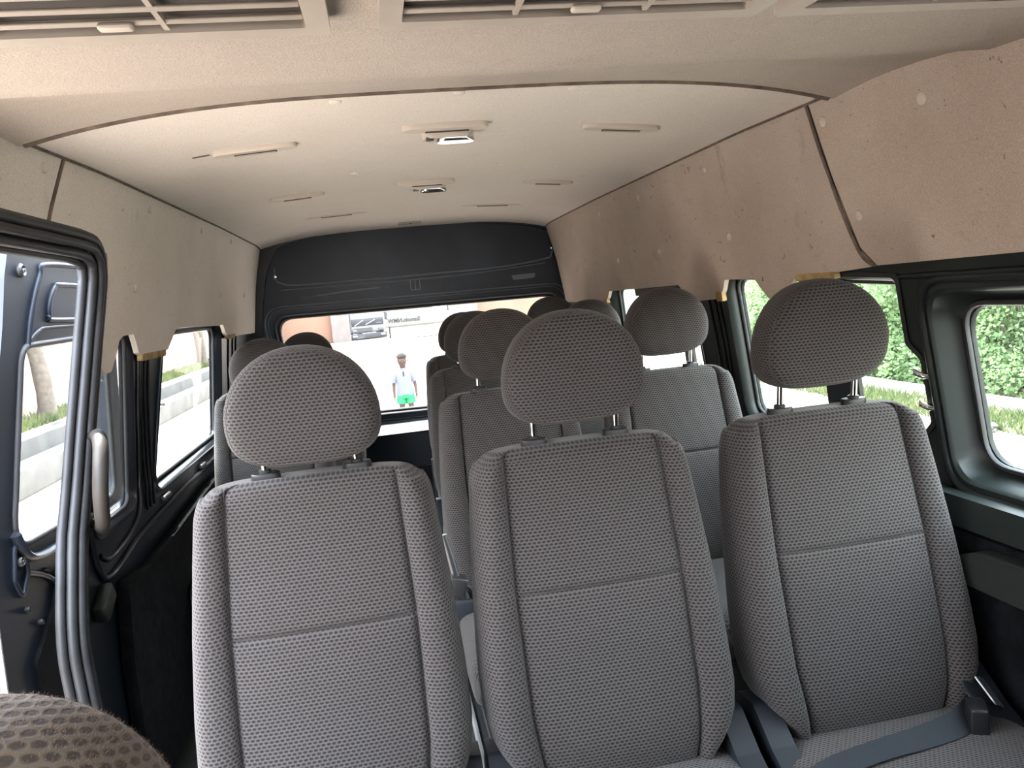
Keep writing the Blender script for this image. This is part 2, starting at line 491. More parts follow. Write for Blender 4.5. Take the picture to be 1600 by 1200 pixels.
# ------------------------------------------------------------------ right wall: three windows
R1 = [(.42, .765), (1.345, .765), (1.365, 1.15), (.42, 1.15)]
R2p = [(1.43, .765), (2.235, .765), (2.235, 1.215), (1.446, 1.175), (1.446, 1.035), (1.408, 1.005), (1.398, .875), (1.43, .845)]
R3 = [(2.50, .765), (3.50, .765), (3.42, 1.215), (2.52, 1.215)]
wr = sheet('wall_right', [(.25, -.05), (4.30, -.05), (4.30, 1.70), (.25, 1.70)], [rpoly(R1, .06), rpoly(R2p, [.03, .05, .05, .02, .015, .015, .015, .015]), rpoly(R3, .05)], MR, .012, M['greytrim'], None, .09)
tag(wr, kind='structure')
make_window(3, R1, .06, MR, .050, M['glass_r'], M['greytrim'], .022)
make_window(4, R2p, [.03, .05, .05, .02, .012, .012, .012, .012], MR, .034, M['glass_r'], M['greytrim'], .004)
w5 = make_window(5, R3, .05, MR, .034, M['glass_r'], M['greytrim'])
# upright divider bars of the rear sliding panes
w4 = bpy.data.objects['window_4']
sheet('divider_bar', [(1.675, .77), (1.815, .77), (1.80, 1.20), (1.66, 1.20)], [], lambda u, v, w: MR(u, v, .022 + w), .010, M['paint'], w4, .2)
sheet('divider_bar', [(2.66, .77), (2.74, .77), (2.73, 1.20), (2.65, 1.20)], [], lambda u, v, w: MR(u, v, .022 + w), .010, M['paint'], w5, .2)
sheet('header_strip', rpoly([(2.60, 1.160), (3.06, 1.160), (3.06, 1.20), (2.60, 1.20)], .008), [], lambda u, v, w: MR(u, v, -.014 + w), .010, M['handle'], w5, .2)
# raised moulding around the front window
bm = bmesh.new()
bm_tube(bm, [MR(u, v, -.002) for u, v in rpoly(inset(R1, -.020), .075)], .009, 8, True)
bm_tube(bm, [MR(u, v, -.002) for u, v in ((.30, 1.180), (1.0, 1.180), (1.43, 1.178))], .006, 8)
obj('window_moulding', bm, M['greytrim'], wr, 60)
# guide ribs on the pillar behind
bm = bmesh.new()
for y in (2.285, 2.315, 2.36):
    bm_tube(bm, [MR(y + .02, z, -.003) for z in (1.15, 1.0, .85, .70)], .004, 6)
obj('pillar_rib', bm, M['greytrim'], wr, 60)
bm = bmesh.new()
for y in (2.285, 2.32, 2.355):
    bm_tube(bm, [ML(y + .04, z, -.003) for z in (1.15, 1.0, .85, .70)], .004, 6)
for y in (3.62, 3.72, 3.80):
    bm_tube(bm, [ML(y, z, -.003) for z in (1.15, 1.0, .85, .70)], .004, 6)
obj('pillar_rib', bm, M['paint'], wl, 60)
# two small bright hooks on the front window pillar
for (y, z) in ((1.392, .980), (1.386, .914)):
    b = bmesh.new()
    bm_tube(b, [MR(y - .018, z - .006, -.004), MR(y, z - .006, -.012), MR(y + .018, z, -.016), MR(y + .028, z + .008, -.010)], [.004, .007, .007, .003], 8)
    obj('pillar_hook', b, M['chrome'], wr, 60)
# lower right trim with moulded arm rest
t6 = sheet('trim_6', rpoly([(.30, .06), (4.15, .06), (4.15, .64), (1.9, .66), (.30, .70)], .03), [], side_map(1, -.022), .03, M['fuzzy_black'], None, .12); tag(t6, kind='structure')
led = sheet('trim_7', rpoly([(.30, .70), (1.75, .68), (1.75, .745), (.30, .755)], .012), [], side_map(1, -.03), .044, M['greytrim'], None, .15); tag(led, kind='structure')
arm = sheet('arm_rest', rpoly([(.70, .60), (1.25, .592), (1.275, .640), (1.22, .662), (.70, .690)], .02), [], side_map(1, -.060), .045, M['armtrim'], t6, .1)

# ------------------------------------------------------------------ floor, roof shell, ceiling
fl = box('floor', (0, 1.65, -.03), (1.84, 5.4, .06), M['floor'], None, 0); tag(fl, kind='structure')
def ceil_z(x, y):
    zc = interp(y, [1.5, 1.9, 3.2, 4.1, 4.25], [1.622, 1.632, 1.640, 1.638, 1.628])
    return zc - .060 * (abs(x) / .772) ** 3.4
bm = bmesh.new()
NX, NY = 40, 30
CX = [math.copysign(1 - (1 - abs(2 * i / NX - 1)) ** 1.6, 2 * i / NX - 1) * .786 for i in range(NX + 1)]
g = [[bm.verts.new((x, 1.5 + 2.755 * j / NY, ceil_z(x, 1.5 + 2.755 * j / NY))) for x in CX] for j in range(NY + 1)]
g0 = [bm.verts.new((v.co.x, 1.503, v.co.z + .03)) for v in g[0]]
for a, b in zip([g0] + g, g):
    for i in range(NX): bm.faces.new((a[i], a[i + 1], b[i + 1], b[i]))
ce = obj('ceiling', bm, M['felt_c'], None, 60, False)
tag(ce, kind='structure')
# dark tubes painting the shadow gap along the lining's sides and front edge
bm = bmesh.new()
for s in (-1, 1):
    pts = []
    for k in range(24):
        y = 1.5 + 2.74 * k / 23; x = .76
        for _ in range(12): x = .5 * x + .5 * (xw(ceil_z(x, y)) - .0115)
        pts.append((s * x, y, ceil_z(x, y) - .0012))
    bm_tube(bm, pts, .0034, 8)
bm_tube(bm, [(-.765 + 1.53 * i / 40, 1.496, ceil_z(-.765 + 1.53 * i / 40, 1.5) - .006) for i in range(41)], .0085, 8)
obj('gap_shade', bm, M['gap'], ce, 60)
bm = bmesh.new()
prof = [(-.79, 1.66), (-.775, 1.70), (-.68, 1.73), (-.4, 1.75), (0, 1.76), (.4, 1.75), (.68, 1.73), (.775, 1.70), (.79, 1.66)]
pr = [(x * .985, z - .02) for x, z in prof][::-1]
A = [bm.verts.new((x, .35, z)) for x, z in prof + pr]; B = [bm.verts.new((x, 4.33, z)) for x, z in prof + pr]
n = len(A)
for i in range(n): bm.faces.new((A[i], A[(i + 1) % n], B[(i + 1) % n], B[i]))
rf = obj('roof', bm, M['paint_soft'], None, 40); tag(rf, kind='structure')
CB = [(-.229, 1.586), (.013, 1.57), (.251, 1.575), (-.218, 2.49), (.251, 2.50), (.59, 2.75)]
# small striker plate at the rear edge of the lining
sp = box('striker_plate', (.016, 4.12, ceil_z(0, 4.12) - .003), (.12, .07, .006), M['beige'], ce, .002)
box('plate_pin', (.02, 4.10, ceil_z(0, 4.1) - .008), (.012, .012, .006), M['beige_dark'], sp, .002)

# cab ahead of the duct: roof lining, low door panels, dash
cr_ = sheet('trim_13', [(-.74, -.80), (.74, -.80), (.74, .36), (-.74, .36)], [], lambda u, v, w: Vector((u, v, 1.56 - .05 * abs(u / .74) ** 3 - max(0, -v) * .18 + w)), .03, M['felt_c'], None, .15); tag(cr_, kind='structure')
for s, nm in ((-1, 'door_3'), (1, 'door_4')):
    o = sheet(nm, rpoly([(-1.0, .05), (.30, .05), (.30, .95), (-1.0, .98)], .03), [], side_map(s, .0), .03, M['greytrim'], None, .15); tag(o, kind='structure')
M['glass_f'] = glass('cab glass', (.42, .43, .44), .03)
o = sheet('window_7', [(-.80, 1.0), (.80, 1.0), (.72, 1.44), (-.72, 1.44)], [], lambda u, v, w: Vector((u, -1.0 + (v - 1.0) * .45, v)), 0, M['glass_f'], None, .2); tag(o, kind='structure')
for s, nm in ((-1, 'window_8'), (1, 'window_9')):
    o = sheet(nm, [(-1.0, .96), (.26, .94), (.26, 1.50), (-.80, 1.45)], [], side_map(s, .015), 0, M['glass_f'], None, .2); tag(o, kind='structure')
o = box('trim_15', (.36, .43, .41), (1.04, .05, .82), M['fuzzy_black'], None, .012); tag(o, kind='structure')  # added unseen panel that blocks light from the lower seat fronts
o = box('trim_14', (0, -.95, .52), (1.74, .22, .98), M['black_plastic'], None, .05); tag(o, kind='structure')
# faint felt-covered buttons of the lining
for (x, y) in CB:
    b = bmesh.new(); bm_lathe(b, [(.013, 0), (.013, .002), (.010, .0042), (.004, .005)], Matrix.Translation((x, y, ceil_z(x, y) + .0008)) @ Matrix.Rotation(PI, 4, 'X'), 14)
    obj('trim_clip', b, M['felt_c'], ce, 50)
# ------------------------------------------------------------------ air duct housing across the cab
def duct_z(y): return 1.505 + (y - .8) * .060
bm = bmesh.new()
NX = 48
rows = []
for i in range(NX + 1):
    x = -.800 + 1.600 * i / NX
    fade = min(1, (.80 - abs(x)) / .03)
    pts = [(y, duct_z(y)) for y in (.35, .5, .65, .8, .95, 1.05, 1.09)]
    ze = ceil_z(x, 1.5) - .010
    pts += [(1.105, duct_z(1.105) + .004), (1.116, duct_z(1.11) + .011)]
    for k in range(1, 7):
        t = k / 6
        pts.append((1.118 + .370 * t, (duct_z(1.11) + .012) * (1 - t) + ze * t + .010 * math.sin(PI * t)))
    pts.append((1.492, ze + .03))
    rows.append([bm.verts.new((x, y, z)) for y, z in pts])
for a, b in zip(rows, rows[1:]):
    for j in range(len(a) - 1): bm.faces.new((a[j], b[j], b[j + 1], a[j + 1]))
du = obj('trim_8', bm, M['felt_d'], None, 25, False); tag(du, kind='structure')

def air_vent(x0, x1, y0, y1, label, lever_x, slats=6):
    cx = (x0 + x1) / 2
    t = empty('air_vent', (cx, y1, duct_z(y1)))
    tag(t, label, 'air vent', 'beige slatted vents in the overhead duct')
    mp = lambda u, v, w: Vector((u - cx, v - y1, duct_z(v) - duct_z(y1) - .0005 - w))
    b = bmesh.new()
    outer = rpoly([(x0, y0), (x1, y0), (x1, y1), (x0, y1)], .008)
    inner = rpoly([(x0 + .022, y0 + .028), (x1 - .022, y0 + .028), (x1 - .022, y1 - .026), (x0 + .022, y1 - .026)], .004)
    bm_sheet(b, outer, [inner], mp, .016, .1)
    obj('vent_frame', b, M['beige'], t, 30)
    b = bmesh.new()
    bm_sheet(b, inner, [], mp, .0012, .2)
    obj('vent_backing', b, M['beige_dark'], t, 30)
    b = bmesh.new()
    n = slats
    for k in range(n):
        y = y0 + .028 + (y1 - y0 - .054) * (k + .45) / n
        R = Matrix.Rotation(math.radians(-20), 3, 'X')
        bm_box(b, mp(cx, y, .011), (x1 - x0 - .046, .0065, .0030), R, .0012)
    obj('louver', b, M['beige'], t, 30)
    m_ = max(1, int((x1 - x0) / .13))
    for k in range(1, m_):
        b = bmesh.new(); bm_box(b, mp(x0 + (x1 - x0) * k / m_, (y0 + y1) / 2, .004), (.005, y1 - y0 - .06, .006))
        obj('louver_rib', b, M['beige'], t, 30)
    b = bmesh.new(); bm_box(b, mp(lever_x, y1 - .046, .015), (.030, .012, .006), None, .003)
    obj('vent_lever', b, M['clip'], t, 30)
    return t
air_vent(-.790, -.206, .50, .808, 'beige slatted air vent at the top left of the photo, with thumb lever', -.392, 7)
air_vent(-.160, .238, .50, .802, 'beige slatted air vent in the middle of the overhead duct', .04, 7)
air_vent(.262, .780, .50, .806, 'beige air vent at the top right of the photo, only its rear rim showing', .52, 7)

# ------------------------------------------------------------------ small ceiling fittings
def capsule2(w, d, n=8):
    out = []
    for k in range(n + 1):
        a = -PI / 2 + PI * k / n; out.append((w / 2 - d / 2 + d / 2 * math.cos(a), d / 2 * math.sin(a)))
    for k in range(n + 1):
        a = PI / 2 + PI * k / n; out.append((-w / 2 + d / 2 + d / 2 * math.cos(a), d / 2 * math.sin(a)))
    return out
def pad(b, w, d, h, cx=0, cy=0, cz=0, soft=.006):
    """rounded bar hanging down from z=cz"""
    lo = [(1.0, 0), (1.0, -h + soft), (.97, -h + soft * .3), (.90, -h)]
    rings = []
    for s, z in lo:
        rings.append([b.verts.new((cx + x - math.copysign((1 - s) * d * .5, x), cy + y * s, cz + z)) for x, y in capsule2(w, d)])
    n = len(rings[0])
    for A, B in zip(rings, rings[1:]):
        for j in range(n): b.faces.new((A[j], A[(j + 1) % n], B[(j + 1) % n], B[j]))
    b.faces.new(rings[-1]); b.faces.new(rings[0][::-1])
def ceil_root(name, x, y, rz=0):
    t = empty(name, (x, y, ceil_z(x, y) + .002), 0)
    dzdx = (ceil_z(x + .05, y) - ceil_z(x - .05, y)) / .1
    t.rotation_euler = (0, -math.atan(dzdx), rz)
    return t
def air_outlet(x, y, w, label, h=.014, d=.042):
    t = ceil_root('air_outlet', x, y)
    tag(t, label, 'air outlet', 'slim air outlets in the roof lining')
    b = bmesh.new(); pad(b, w, d, h); obj('outlet_bar', b, M['clip'], t, 40)
    b = bmesh.new(); bm_box(b, (.0, d * .16, -h - .0006), (w * .50, .013, .003), None, .001); obj('slot', b, M['beige_dark'], t, 30)
    b = bmesh.new()
    for s in (-.012, .008): bm_box(b, (0, d * .16 + s * .3, -h - .002), (w * .48, .002, .003))
    obj('louver', b, M['beige'], t, 30)
    return t
air_outlet(-.440, 1.965, .200, 'front left air outlet in the roof lining, beside a dark stain')
air_outlet(.475, 1.955, .205, 'front right air outlet in the roof lining')
air_outlet(-.428, 2.83, .190, 'middle left air outlet in the roof lining')
air_outlet(.487, 2.88, .190, 'middle right air outlet in the roof lining')
air_outlet(-.330, 3.54, .270, 'rear left air outlet in the roof lining, near the tailgate', .006, .035)
air_outlet(.378, 3.58, .290, 'rear right air outlet in the roof lining, near the tailgate', .006, .035)
def dome_light(x, y, label):
    t = ceil_root('dome_light', x, y)
    tag(t, label, 'ceiling light', 'chrome dome lights along the roof centre')
    b = bmesh.new(); pad(b, .205, .050, .015); obj('base_bar', b, M['clip'], t, 40)
    b = bmesh.new(); bm_box(b, (.005, .012, -.0155), (.105, .008, .003)); obj('slot', b, M['beige_dark'], t, 30)
    b = bmesh.new(); pad(b, .130, .056, .022, .012, .075, 0, .012); obj('lamp_housing', b, M['clip'], t, 40)
    b = bmesh.new(); pad(b, .096, .046, .014, .030, .073, -.016, .010); obj('lamp_cover', b, M['chrome'], t, 40)
    b = bmesh.new(); bm_box(b, (-.034, .062, -.022), (.020, .020, .008), None, .003); obj('lamp_switch', b, M['steel'], t, 40)
dome_light(.012, 1.875, 'front chrome ceiling light in the middle of the roof lining')
dome_light(.020, 2.765, 'rear chrome ceiling light in the middle of the roof lining')
# stain beside the front left outlet
st = bmesh.new(); pad(st, .045, .016, .0012); so_ = obj('dirt_spot', st, mat('grease stain', (.14, .11, .09), .95, var=.5, scale=60), ce, 40)
so_.location = (-.565, 1.972, ceil_z(-.565, 1.972) + .0005); so_.rotation_euler = (0, -math.atan((ceil_z(-.56, 1.97) - ceil_z(-.57, 1.97)) / .01), 0)

# grab handle by the doorway
hp = [side_map(-1, o)(y, z, 0) for y, z, o in ((1.862, .985, -.004), (1.838, .992, -.035), (1.806, .975, -.052), (1.783, .930, -.058), (1.775, .880, -.058), (1.782, .835, -.056), (1.803, .800, -.050), (1.835, .785, -.034), (1.857, .792, -.004))]
gh = empty('grab_handle', hp[4]); tag(gh, 'worn grey-brown vertical grab handle on the pillar behind the side doorway', 'grab handle')
b = bmesh.new(); bm_tube(b, [Vector(p) - hp[4] for p in smooth_open(hp, 4)], [.012] * 4 + [.016] * 25 + [.012] * 4, 12); obj('grip', b, M['handle'], gh, 60)
for p in (hp[0], hp[-1]):
    b = bmesh.new(); bm_box(b, p - hp[4], (.014, .034, .040), None, .005); obj('handle_foot', b, M['handle'], gh)

# ------------------------------------------------------------------ rear: body ring, tailgate with its window
arch = [(-.80, .30), (-.815, 1.14), (-.795, 1.271), (-.755, 1.436), (-.705, 1.532), (-.650, 1.582), (-.387, 1.626), (.057, 1.640), (.582, 1.598), (.785, 1.535), (.848, 1.40), (.872, 1.218), (.880, .30)]
arch = smooth_open(arch[1:-1], 4)
arch = [(-.80, .30)] + arch + [(.872, .30)]
MB = lambda yy: (lambda u, v, w: Vector((u, yy + w + .05 * (1.3 - v) / 1.0, v)))
rw = sheet('wall_rear', [(-.97, .0), (.97, .0), (.97, 1.60), (.74, 1.72), (-.74, 1.72), (-.97, 1.60)], [arch], MB(4.255), .03, M['paint'], None, .12); tag(rw, kind='structure')
GW = [(-.70, .625), (.80, .600), (.83, 1.205), (-.758, 1.217)]
tg_out = [(-.84, .10), (.91, .10), (.91, 1.22), (.86, 1.50), (.60, 1.66), (.06, 1.69), (-.40, 1.68), (-.68, 1.63), (-.78, 1.48), (-.85, 1.2)]
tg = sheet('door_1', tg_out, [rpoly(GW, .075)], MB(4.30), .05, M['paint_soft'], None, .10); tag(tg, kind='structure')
TB = MB(4.30)
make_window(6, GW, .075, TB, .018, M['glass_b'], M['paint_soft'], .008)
# pressed creases of the tailgate skin, highlights painted on in grey
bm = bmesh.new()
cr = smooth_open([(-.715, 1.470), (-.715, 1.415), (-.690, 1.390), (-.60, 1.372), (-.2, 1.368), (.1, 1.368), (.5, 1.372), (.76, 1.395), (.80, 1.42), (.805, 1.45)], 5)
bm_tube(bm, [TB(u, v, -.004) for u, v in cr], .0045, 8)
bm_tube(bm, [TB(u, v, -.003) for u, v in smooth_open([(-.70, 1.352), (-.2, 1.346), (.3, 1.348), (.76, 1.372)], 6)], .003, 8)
obj('pressed_crease', bm, M['glint_grey'], tg, 60)
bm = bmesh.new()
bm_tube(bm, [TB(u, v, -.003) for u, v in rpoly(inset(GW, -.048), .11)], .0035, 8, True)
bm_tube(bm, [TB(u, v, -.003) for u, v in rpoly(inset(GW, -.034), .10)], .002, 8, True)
obj('window_crease', bm, M['glint_grey'], tg, 60)
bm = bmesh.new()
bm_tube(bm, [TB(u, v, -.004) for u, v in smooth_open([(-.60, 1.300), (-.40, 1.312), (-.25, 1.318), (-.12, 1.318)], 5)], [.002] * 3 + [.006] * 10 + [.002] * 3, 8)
obj('pressed_flute', bm, M['glint_grey'], tg, 60)
b = bmesh.new()
for du_ in (-.025, 0, .025): bm_box(b, TB(.02 + du_, 1.318, -.006), (.004, .010, .055))
for dv in (-.028, .028): bm_box(b, TB(.02, 1.318 + dv, -.006), (.054, .010, .004))
obj('latch_bracket', b, M['glint_grey'], tg)
for (u, v) in ((-.715, 1.425), (.803, 1.452)):
    b = bmesh.new(); bm_box(b, TB(u, v, -.010), (.020, .018, .020), None, .005); obj('tie_hook', b, M['chrome'], tg)
b = bmesh.new(); bm_sheet(b, rpoly([(.56, 1.320), (.70, 1.322), (.69, 1.295), (.57, 1.293)], .008), [], lambda u, v, w: TB(u, v, -.006 + w), .008, .2); obj('blank_plate', b, M['glint_grey'], tg)
# pale sill strip below the rear window, and dark lower trim
si = sheet('trim_9', rpoly([(-.72, .510), (.80, .510), (.80, .566), (-.72, .566)], .012), [], lambda u, v, w: TB(u, v, -.012 - (.566 - v) * 1.3 + w), .010, M['white_trim'], None, .3); tag(si, kind='structure')
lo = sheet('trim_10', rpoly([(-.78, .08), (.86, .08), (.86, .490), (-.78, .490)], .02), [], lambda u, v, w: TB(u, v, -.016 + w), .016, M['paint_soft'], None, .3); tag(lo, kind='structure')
# bare metal strips let into the floor beside the aisle
for i, x in enumerate((-.055, -.16)):
    fs = box('trim_%d' % (11 + i), (x, 2.7, .006), (.014, 2.6, .012), M['alu'], None, .002); tag(fs, kind='structure')

# ================================================================== SEATS
def loft_uv(name, rows, uvs, m, parent, cap=True, smooth=45):
    """closed rings -> tube surface with UVs in metres"""
    bm = bmesh.new()
    uvl = bm.loops.layers.uv.new('UVMap')
    n = len(rows[0])
    V = [[bm.verts.new(p) for p in r] for r in rows]
    def face(vs, tx):
        try: f = bm.faces.new(vs)
        except ValueError: return
        for l, t in zip(f.loops, tx): l[uvl].uv = t
    for i in range(len(rows) - 1):
        for j in range(n):
            k = (j + 1) % n
            ua, ub = uvs[i], uvs[i + 1]
            ta, tb, tc, td = ua[j], ua[k], ub[k], ub[j]
            if k == 0:
                tb = ua[n]; tc = ub[n]
            face((V[i][j], V[i][k], V[i + 1][k], V[i + 1][j]), (ta, tb, tc, td))
    if cap:
        for r, u, rev in ((V[0], uvs[0], True), (V[-1], uvs[-1], False)):
            idx = list(range(n))
            if rev: idx = idx[::-1]
            face([r[i] for i in idx], [u[i] for i in idx])
    return obj(name, bm, m, parent, smooth)

Z0, Z1 = .350, .945
TILT = math.tan(math.radians(13.5))
def hw(z):
    w = interp(z, [.35, .385, .42, .455, .50, .58, .70, .82, .90, .945], [.160, .172, .196, .216, .2245, .2245, .218, .208, .200, .197])
    c = .058
    if z > Z1 - c:
        t = (z - (Z1 - c)) / c
        w -= c * .80 * (1 - math.sqrt(max(0, 1 - t * t)))
    return w
def yfront(z):
    y = -.045 - (Z1 - z) * TILT
    if z < .46: y += (.46 - z) * .35 * (.46 - z) / .11
    return y
def seam_x(z): return interp(z, [.35, .5, .70, .945], [.132, .150, .152, .143])
HS = .700
def zrows():
    r = []
    z = Z0
    while z < HS - .03: r.append(z); z += .022
    r += [HS - .030, HS - .018, HS - .010, HS - .005, HS - .002, HS, HS + .002, HS + .005, HS + .010, HS + .018, HS + .030]
    z = HS + .05
    while z < Z1 - .06: r.append(z); z += .022
    for k in range(11): r.append(Z1 - .058 + .058 * math.sin(PI / 2 * k / 10))
    return r
def front_y(x, z, w, us):
    """depth of the front face at lateral position x"""
    a = abs(x)
    y = yfront(z)
    if a > us:                                    # side bolster
        t = (a - us) / max(w - us, 1e-4)
        y -= .017 * math.sin(PI * min(1, t * .92 + .05)) ** .8
    else:                                         # padded centre
        y -= .006 * (1 - (a / us) ** 4)
        dz = z - HS
        y -= .005 * math.exp(-((dz + .06) / .05) ** 2) * (1 - (a / us) ** 6) + .003 * math.exp(-((dz - .05) / .04) ** 2) * (1 - (a / us) ** 6)
        y += .008 * math.exp(-(dz / .0042) ** 2) * min(1, (us - a) / .012)
    y += .008 * math.exp(-((a - us) / .0034) ** 2)
    return y
def make_backrest(parent):
    rows, uvs = [], []
    for z in zrows():
        w = hw(z); us = min(seam_x(z), w - .03)
        topf = 1.0
        if z > Z1 - .026:
            t = (z - (Z1 - .026)) / .026
            topf = math.sqrt(max(0, 1 - t * t))
        T = interp(z, [.35, .5, .8, .945], [.115, .125, .105, .080])
        xs = []
        for q in (1, .985, .95, .90, .82, .72, .58, .42, .28, .16, .07, .03): xs.append(-(us + (w - us) * q))
        for q in (-1, -.985, -.955, -.90, -.8, -.65, -.45, -.22, 0, .22, .45, .65, .8, .90, .955, .985, 1): xs.append(us * q)
        for q in (.03, .07, .16, .28, .42, .58, .72, .82, .90, .95, .985, 1): xs.append(us + (w - us) * q)
        ring = []
        yb = yfront(z) + T
        ym = (yfront(z) + yb) / 2
        for x in xs:
            e = max(0, (abs(x) - (w - .030)) / .030)
            y = front_y(x, z, w, us) + .038 * (1 - math.sqrt(max(0, 1 - min(1, e) ** 2)))
            ring.append([x, y])
        side_b = []
        for k in range(1, 6):
            t = k / 6
            side_b.append((t, ))
        yfR = ring[-1][1]
        right = [(w + .003 * math.sin(PI * k / 6), yfR + (yb - .02 - yfR) * k / 6) for k in range(1, 6)]
        right += [(w - .002, yb - .020), (w - .008, yb - .008), (w - .02, yb)]
        back = [(w * q, yb + .010 * (1 - q * q)) for q in (.75, .5, .25, 0, -.25, -.5, -.75)]
        left = [(-x, y) for x, y in right[::-1]]
        full_ = [tuple(p) for p in ring] + right + back + left
        cz = z
        pts = []
        for x, y in full_:
            pts.append(Vector((x, ym + (y - ym) * (0.35 + .65 * topf), cz)))
        # crown of the top edge
        if z > Z1 - .02:
            for p in pts: p.z -= .010 * (abs(p.x) / .2) ** 3
        # UV: arc length from the front centre
        n = len(pts)
        c = len(xs) // 2
        U = [0.0] * (n + 1)
        for j in range(c + 1, n + 1): U[j] = U[j - 1] + (pts[j % n] - pts[j - 1]).length
        for j in range(c - 1, -1, -1): U[j] = U[j + 1] - (pts[j + 1] - pts[j]).length
        rows.append(pts); uvs.append([(u, z) for u in U])
    bk = loft_uv('backrest', rows, uvs, M['fabric'], parent)
    # stitched seam lines lying in the grooves
    for s in (-1, 1):
        bm = bmesh.new()
        pts = []
        for z in zrows():
            if z > Z1 - .004: continue
            w = hw(z); us = min(seam_x(z), w - .03)
            pts.append((s * us, front_y(us, z, w, us) - .0012, z))
        bm_tube(bm, pts, .0014, 6)
        obj('seam', bm, M['seam'], bk, 60)
    bm = bmesh.new()
    us = seam_x(HS); w = hw(HS)
    bm_tube(bm, [(us * q, front_y(us * q, HS, w, us) - .0012, HS) for q in [-1 + i / 12 for i in range(25)]], .0012, 6)
    obj('seam', bm, M['seam'], bk, 60)
    return bk

def head_outline(n=44):
    out = []
    for i in range(n):
        a = 2 * PI * i / n
        ca, sa = math.cos(a), math.sin(a)
        ex = 2 / 2.12 if sa >= 0 else 2 / 3.1
        x = math.copysign(abs(ca) ** ex, ca) * .1300
        if sa >= 0: z = .075 + .132 * abs(sa) ** ex
        else:
            z = .075 - .075 * abs(sa) ** ex
            x *= 1 - .07 * abs(sa)
        out.append((x, z))
    return out
def make_headrest(parent, zb, y0=-.012, T=.105, m=None, name='headrest', seam=True):
    out = head_outline()
    cx, cz = 0, .095
    rows, uvs = [], []
    K = 20
    for k in range(K + 1):
        ph = -PI / 2 + PI * k / K
        s = max(.0004, math.cos(ph)) ** .26
        d = T / 2 * math.copysign(abs(math.sin(ph)) ** .80, math.sin(ph))
        if seam and k == 6: s *= .985
        pts, uv = [], []
        for x, z in out:
            px, pz = cx + (x - cx) * s, cz + (z - cz) * s
            lean = -(pz - .09) * .10 - .012 * math.sin(PI * pz / .2)
            p = Vector((px, y0 + d + lean, zb + pz))
            pts.append(p)
            f = math.hypot(px / .138, (pz - .09) / .11)
            g = max(0, d + T * .35)
            uv.append((px + px / .138 * g, pz + (pz - .09) / .11 * g))
        uv.append(uv[0])
        rows.append(pts); uvs.append(uv)
    h = loft_uv(name, rows, uvs, m or M['fabric'], parent, True, 60)
    if seam:
        bm = bmesh.new()
        bm_tube(bm, [p + Vector((0, -.0004, 0)) for p in rows[6]], .0012, 6, True)
        obj('seam', bm, M['seam'], h, 60)
    return h

def make_seat(label, x, y, hb, cat='seat', group=None):
    t = empty('passenger_seat', (x, y, 0))
    tag(t, label, cat, group)
    make_backrest(t)
    make_headrest(t, hb)
    for s in (-1, 1):
        bm = bmesh.new(); bm_tube(bm, [(s * .078, -.004, .90), (s * .078, -.006, .95), (s * .078, -.018, hb + .05)], .0062, 12); obj('headrest_post', bm, M['chrome'], t, 60)
        bm = bmesh.new()
        pad(bm, .050, .030, -.016, s * .078, -.005, .938, -.005)
        bm_lathe(bm, [(.0105, .950), (.0105, .9585), (.008, .960)], Matrix.Translation((s * .078, -.005, 0)), 14)
        bmesh.ops.recalc_face_normals(bm, faces=bm.faces)
        obj('post_guide', bm, M['black_plastic'], t, 40)
    # cushion: lofted front to back
    rows, uvs = [], []
    prof = [(-.640, .05), (-.636, .5), (-.622, .80), (-.59, .96), (-.54, 1.0), (-.40, 1.0), (-.25, 1.0), (-.13, 1.0), (-.08, .94), (-.06, .75)]
    for yy, f in prof:
        pts, uv = [], []
        n = 36
        for j in range(n):
            a = 2 * PI * j / n
            ca, sa = math.cos(a), math.sin(a)
            xx = math.copysign(abs(ca) ** .35, ca) * .228 * (.92 + .08 * f)
            zz = math.copysign(abs(sa) ** .45, sa) * .075 * f
            if sa > 0: zz += .010 * (abs(xx) / .228) ** 4
            zz += .325 - (yy + .35) * .10
            pts.append(Vector((xx, yy, zz))); uv.append((xx, yy))
        uv.append(uv[0])
        rows.append(pts); uvs.append(uv)
    loft_uv('cushion', rows, uvs, M['fabric'], t, True, 50)
    for s in (-1, 1):
        mp = lambda u, v, w, s=s: Vector((s * (.188 + w), u, v))
        sheet('recliner_cover', rpoly([(-.300, .235), (-.05, .235), (-.03, .36), (-.075, .44), (-.135, .445), (-.20, .395), (-.30, .345)], .02), [], mp, .044, M['blue_plastic'], t, .1)
    for s in (-1, 1):
        bm = bmesh.new()
        bm_tube(bm, [(s * .17, -.56, .26), (s * .17, -.57, .02), (s * .17, -.55, .012)], .014, 8)
        bm_tube(bm, [(s * .17, -.57, .012), (s * .17, -.06, .012), (s * .17, -.08, .26)], .014, 8)
        obj('leg', bm, M['black_plastic'], t, 50)
    return t

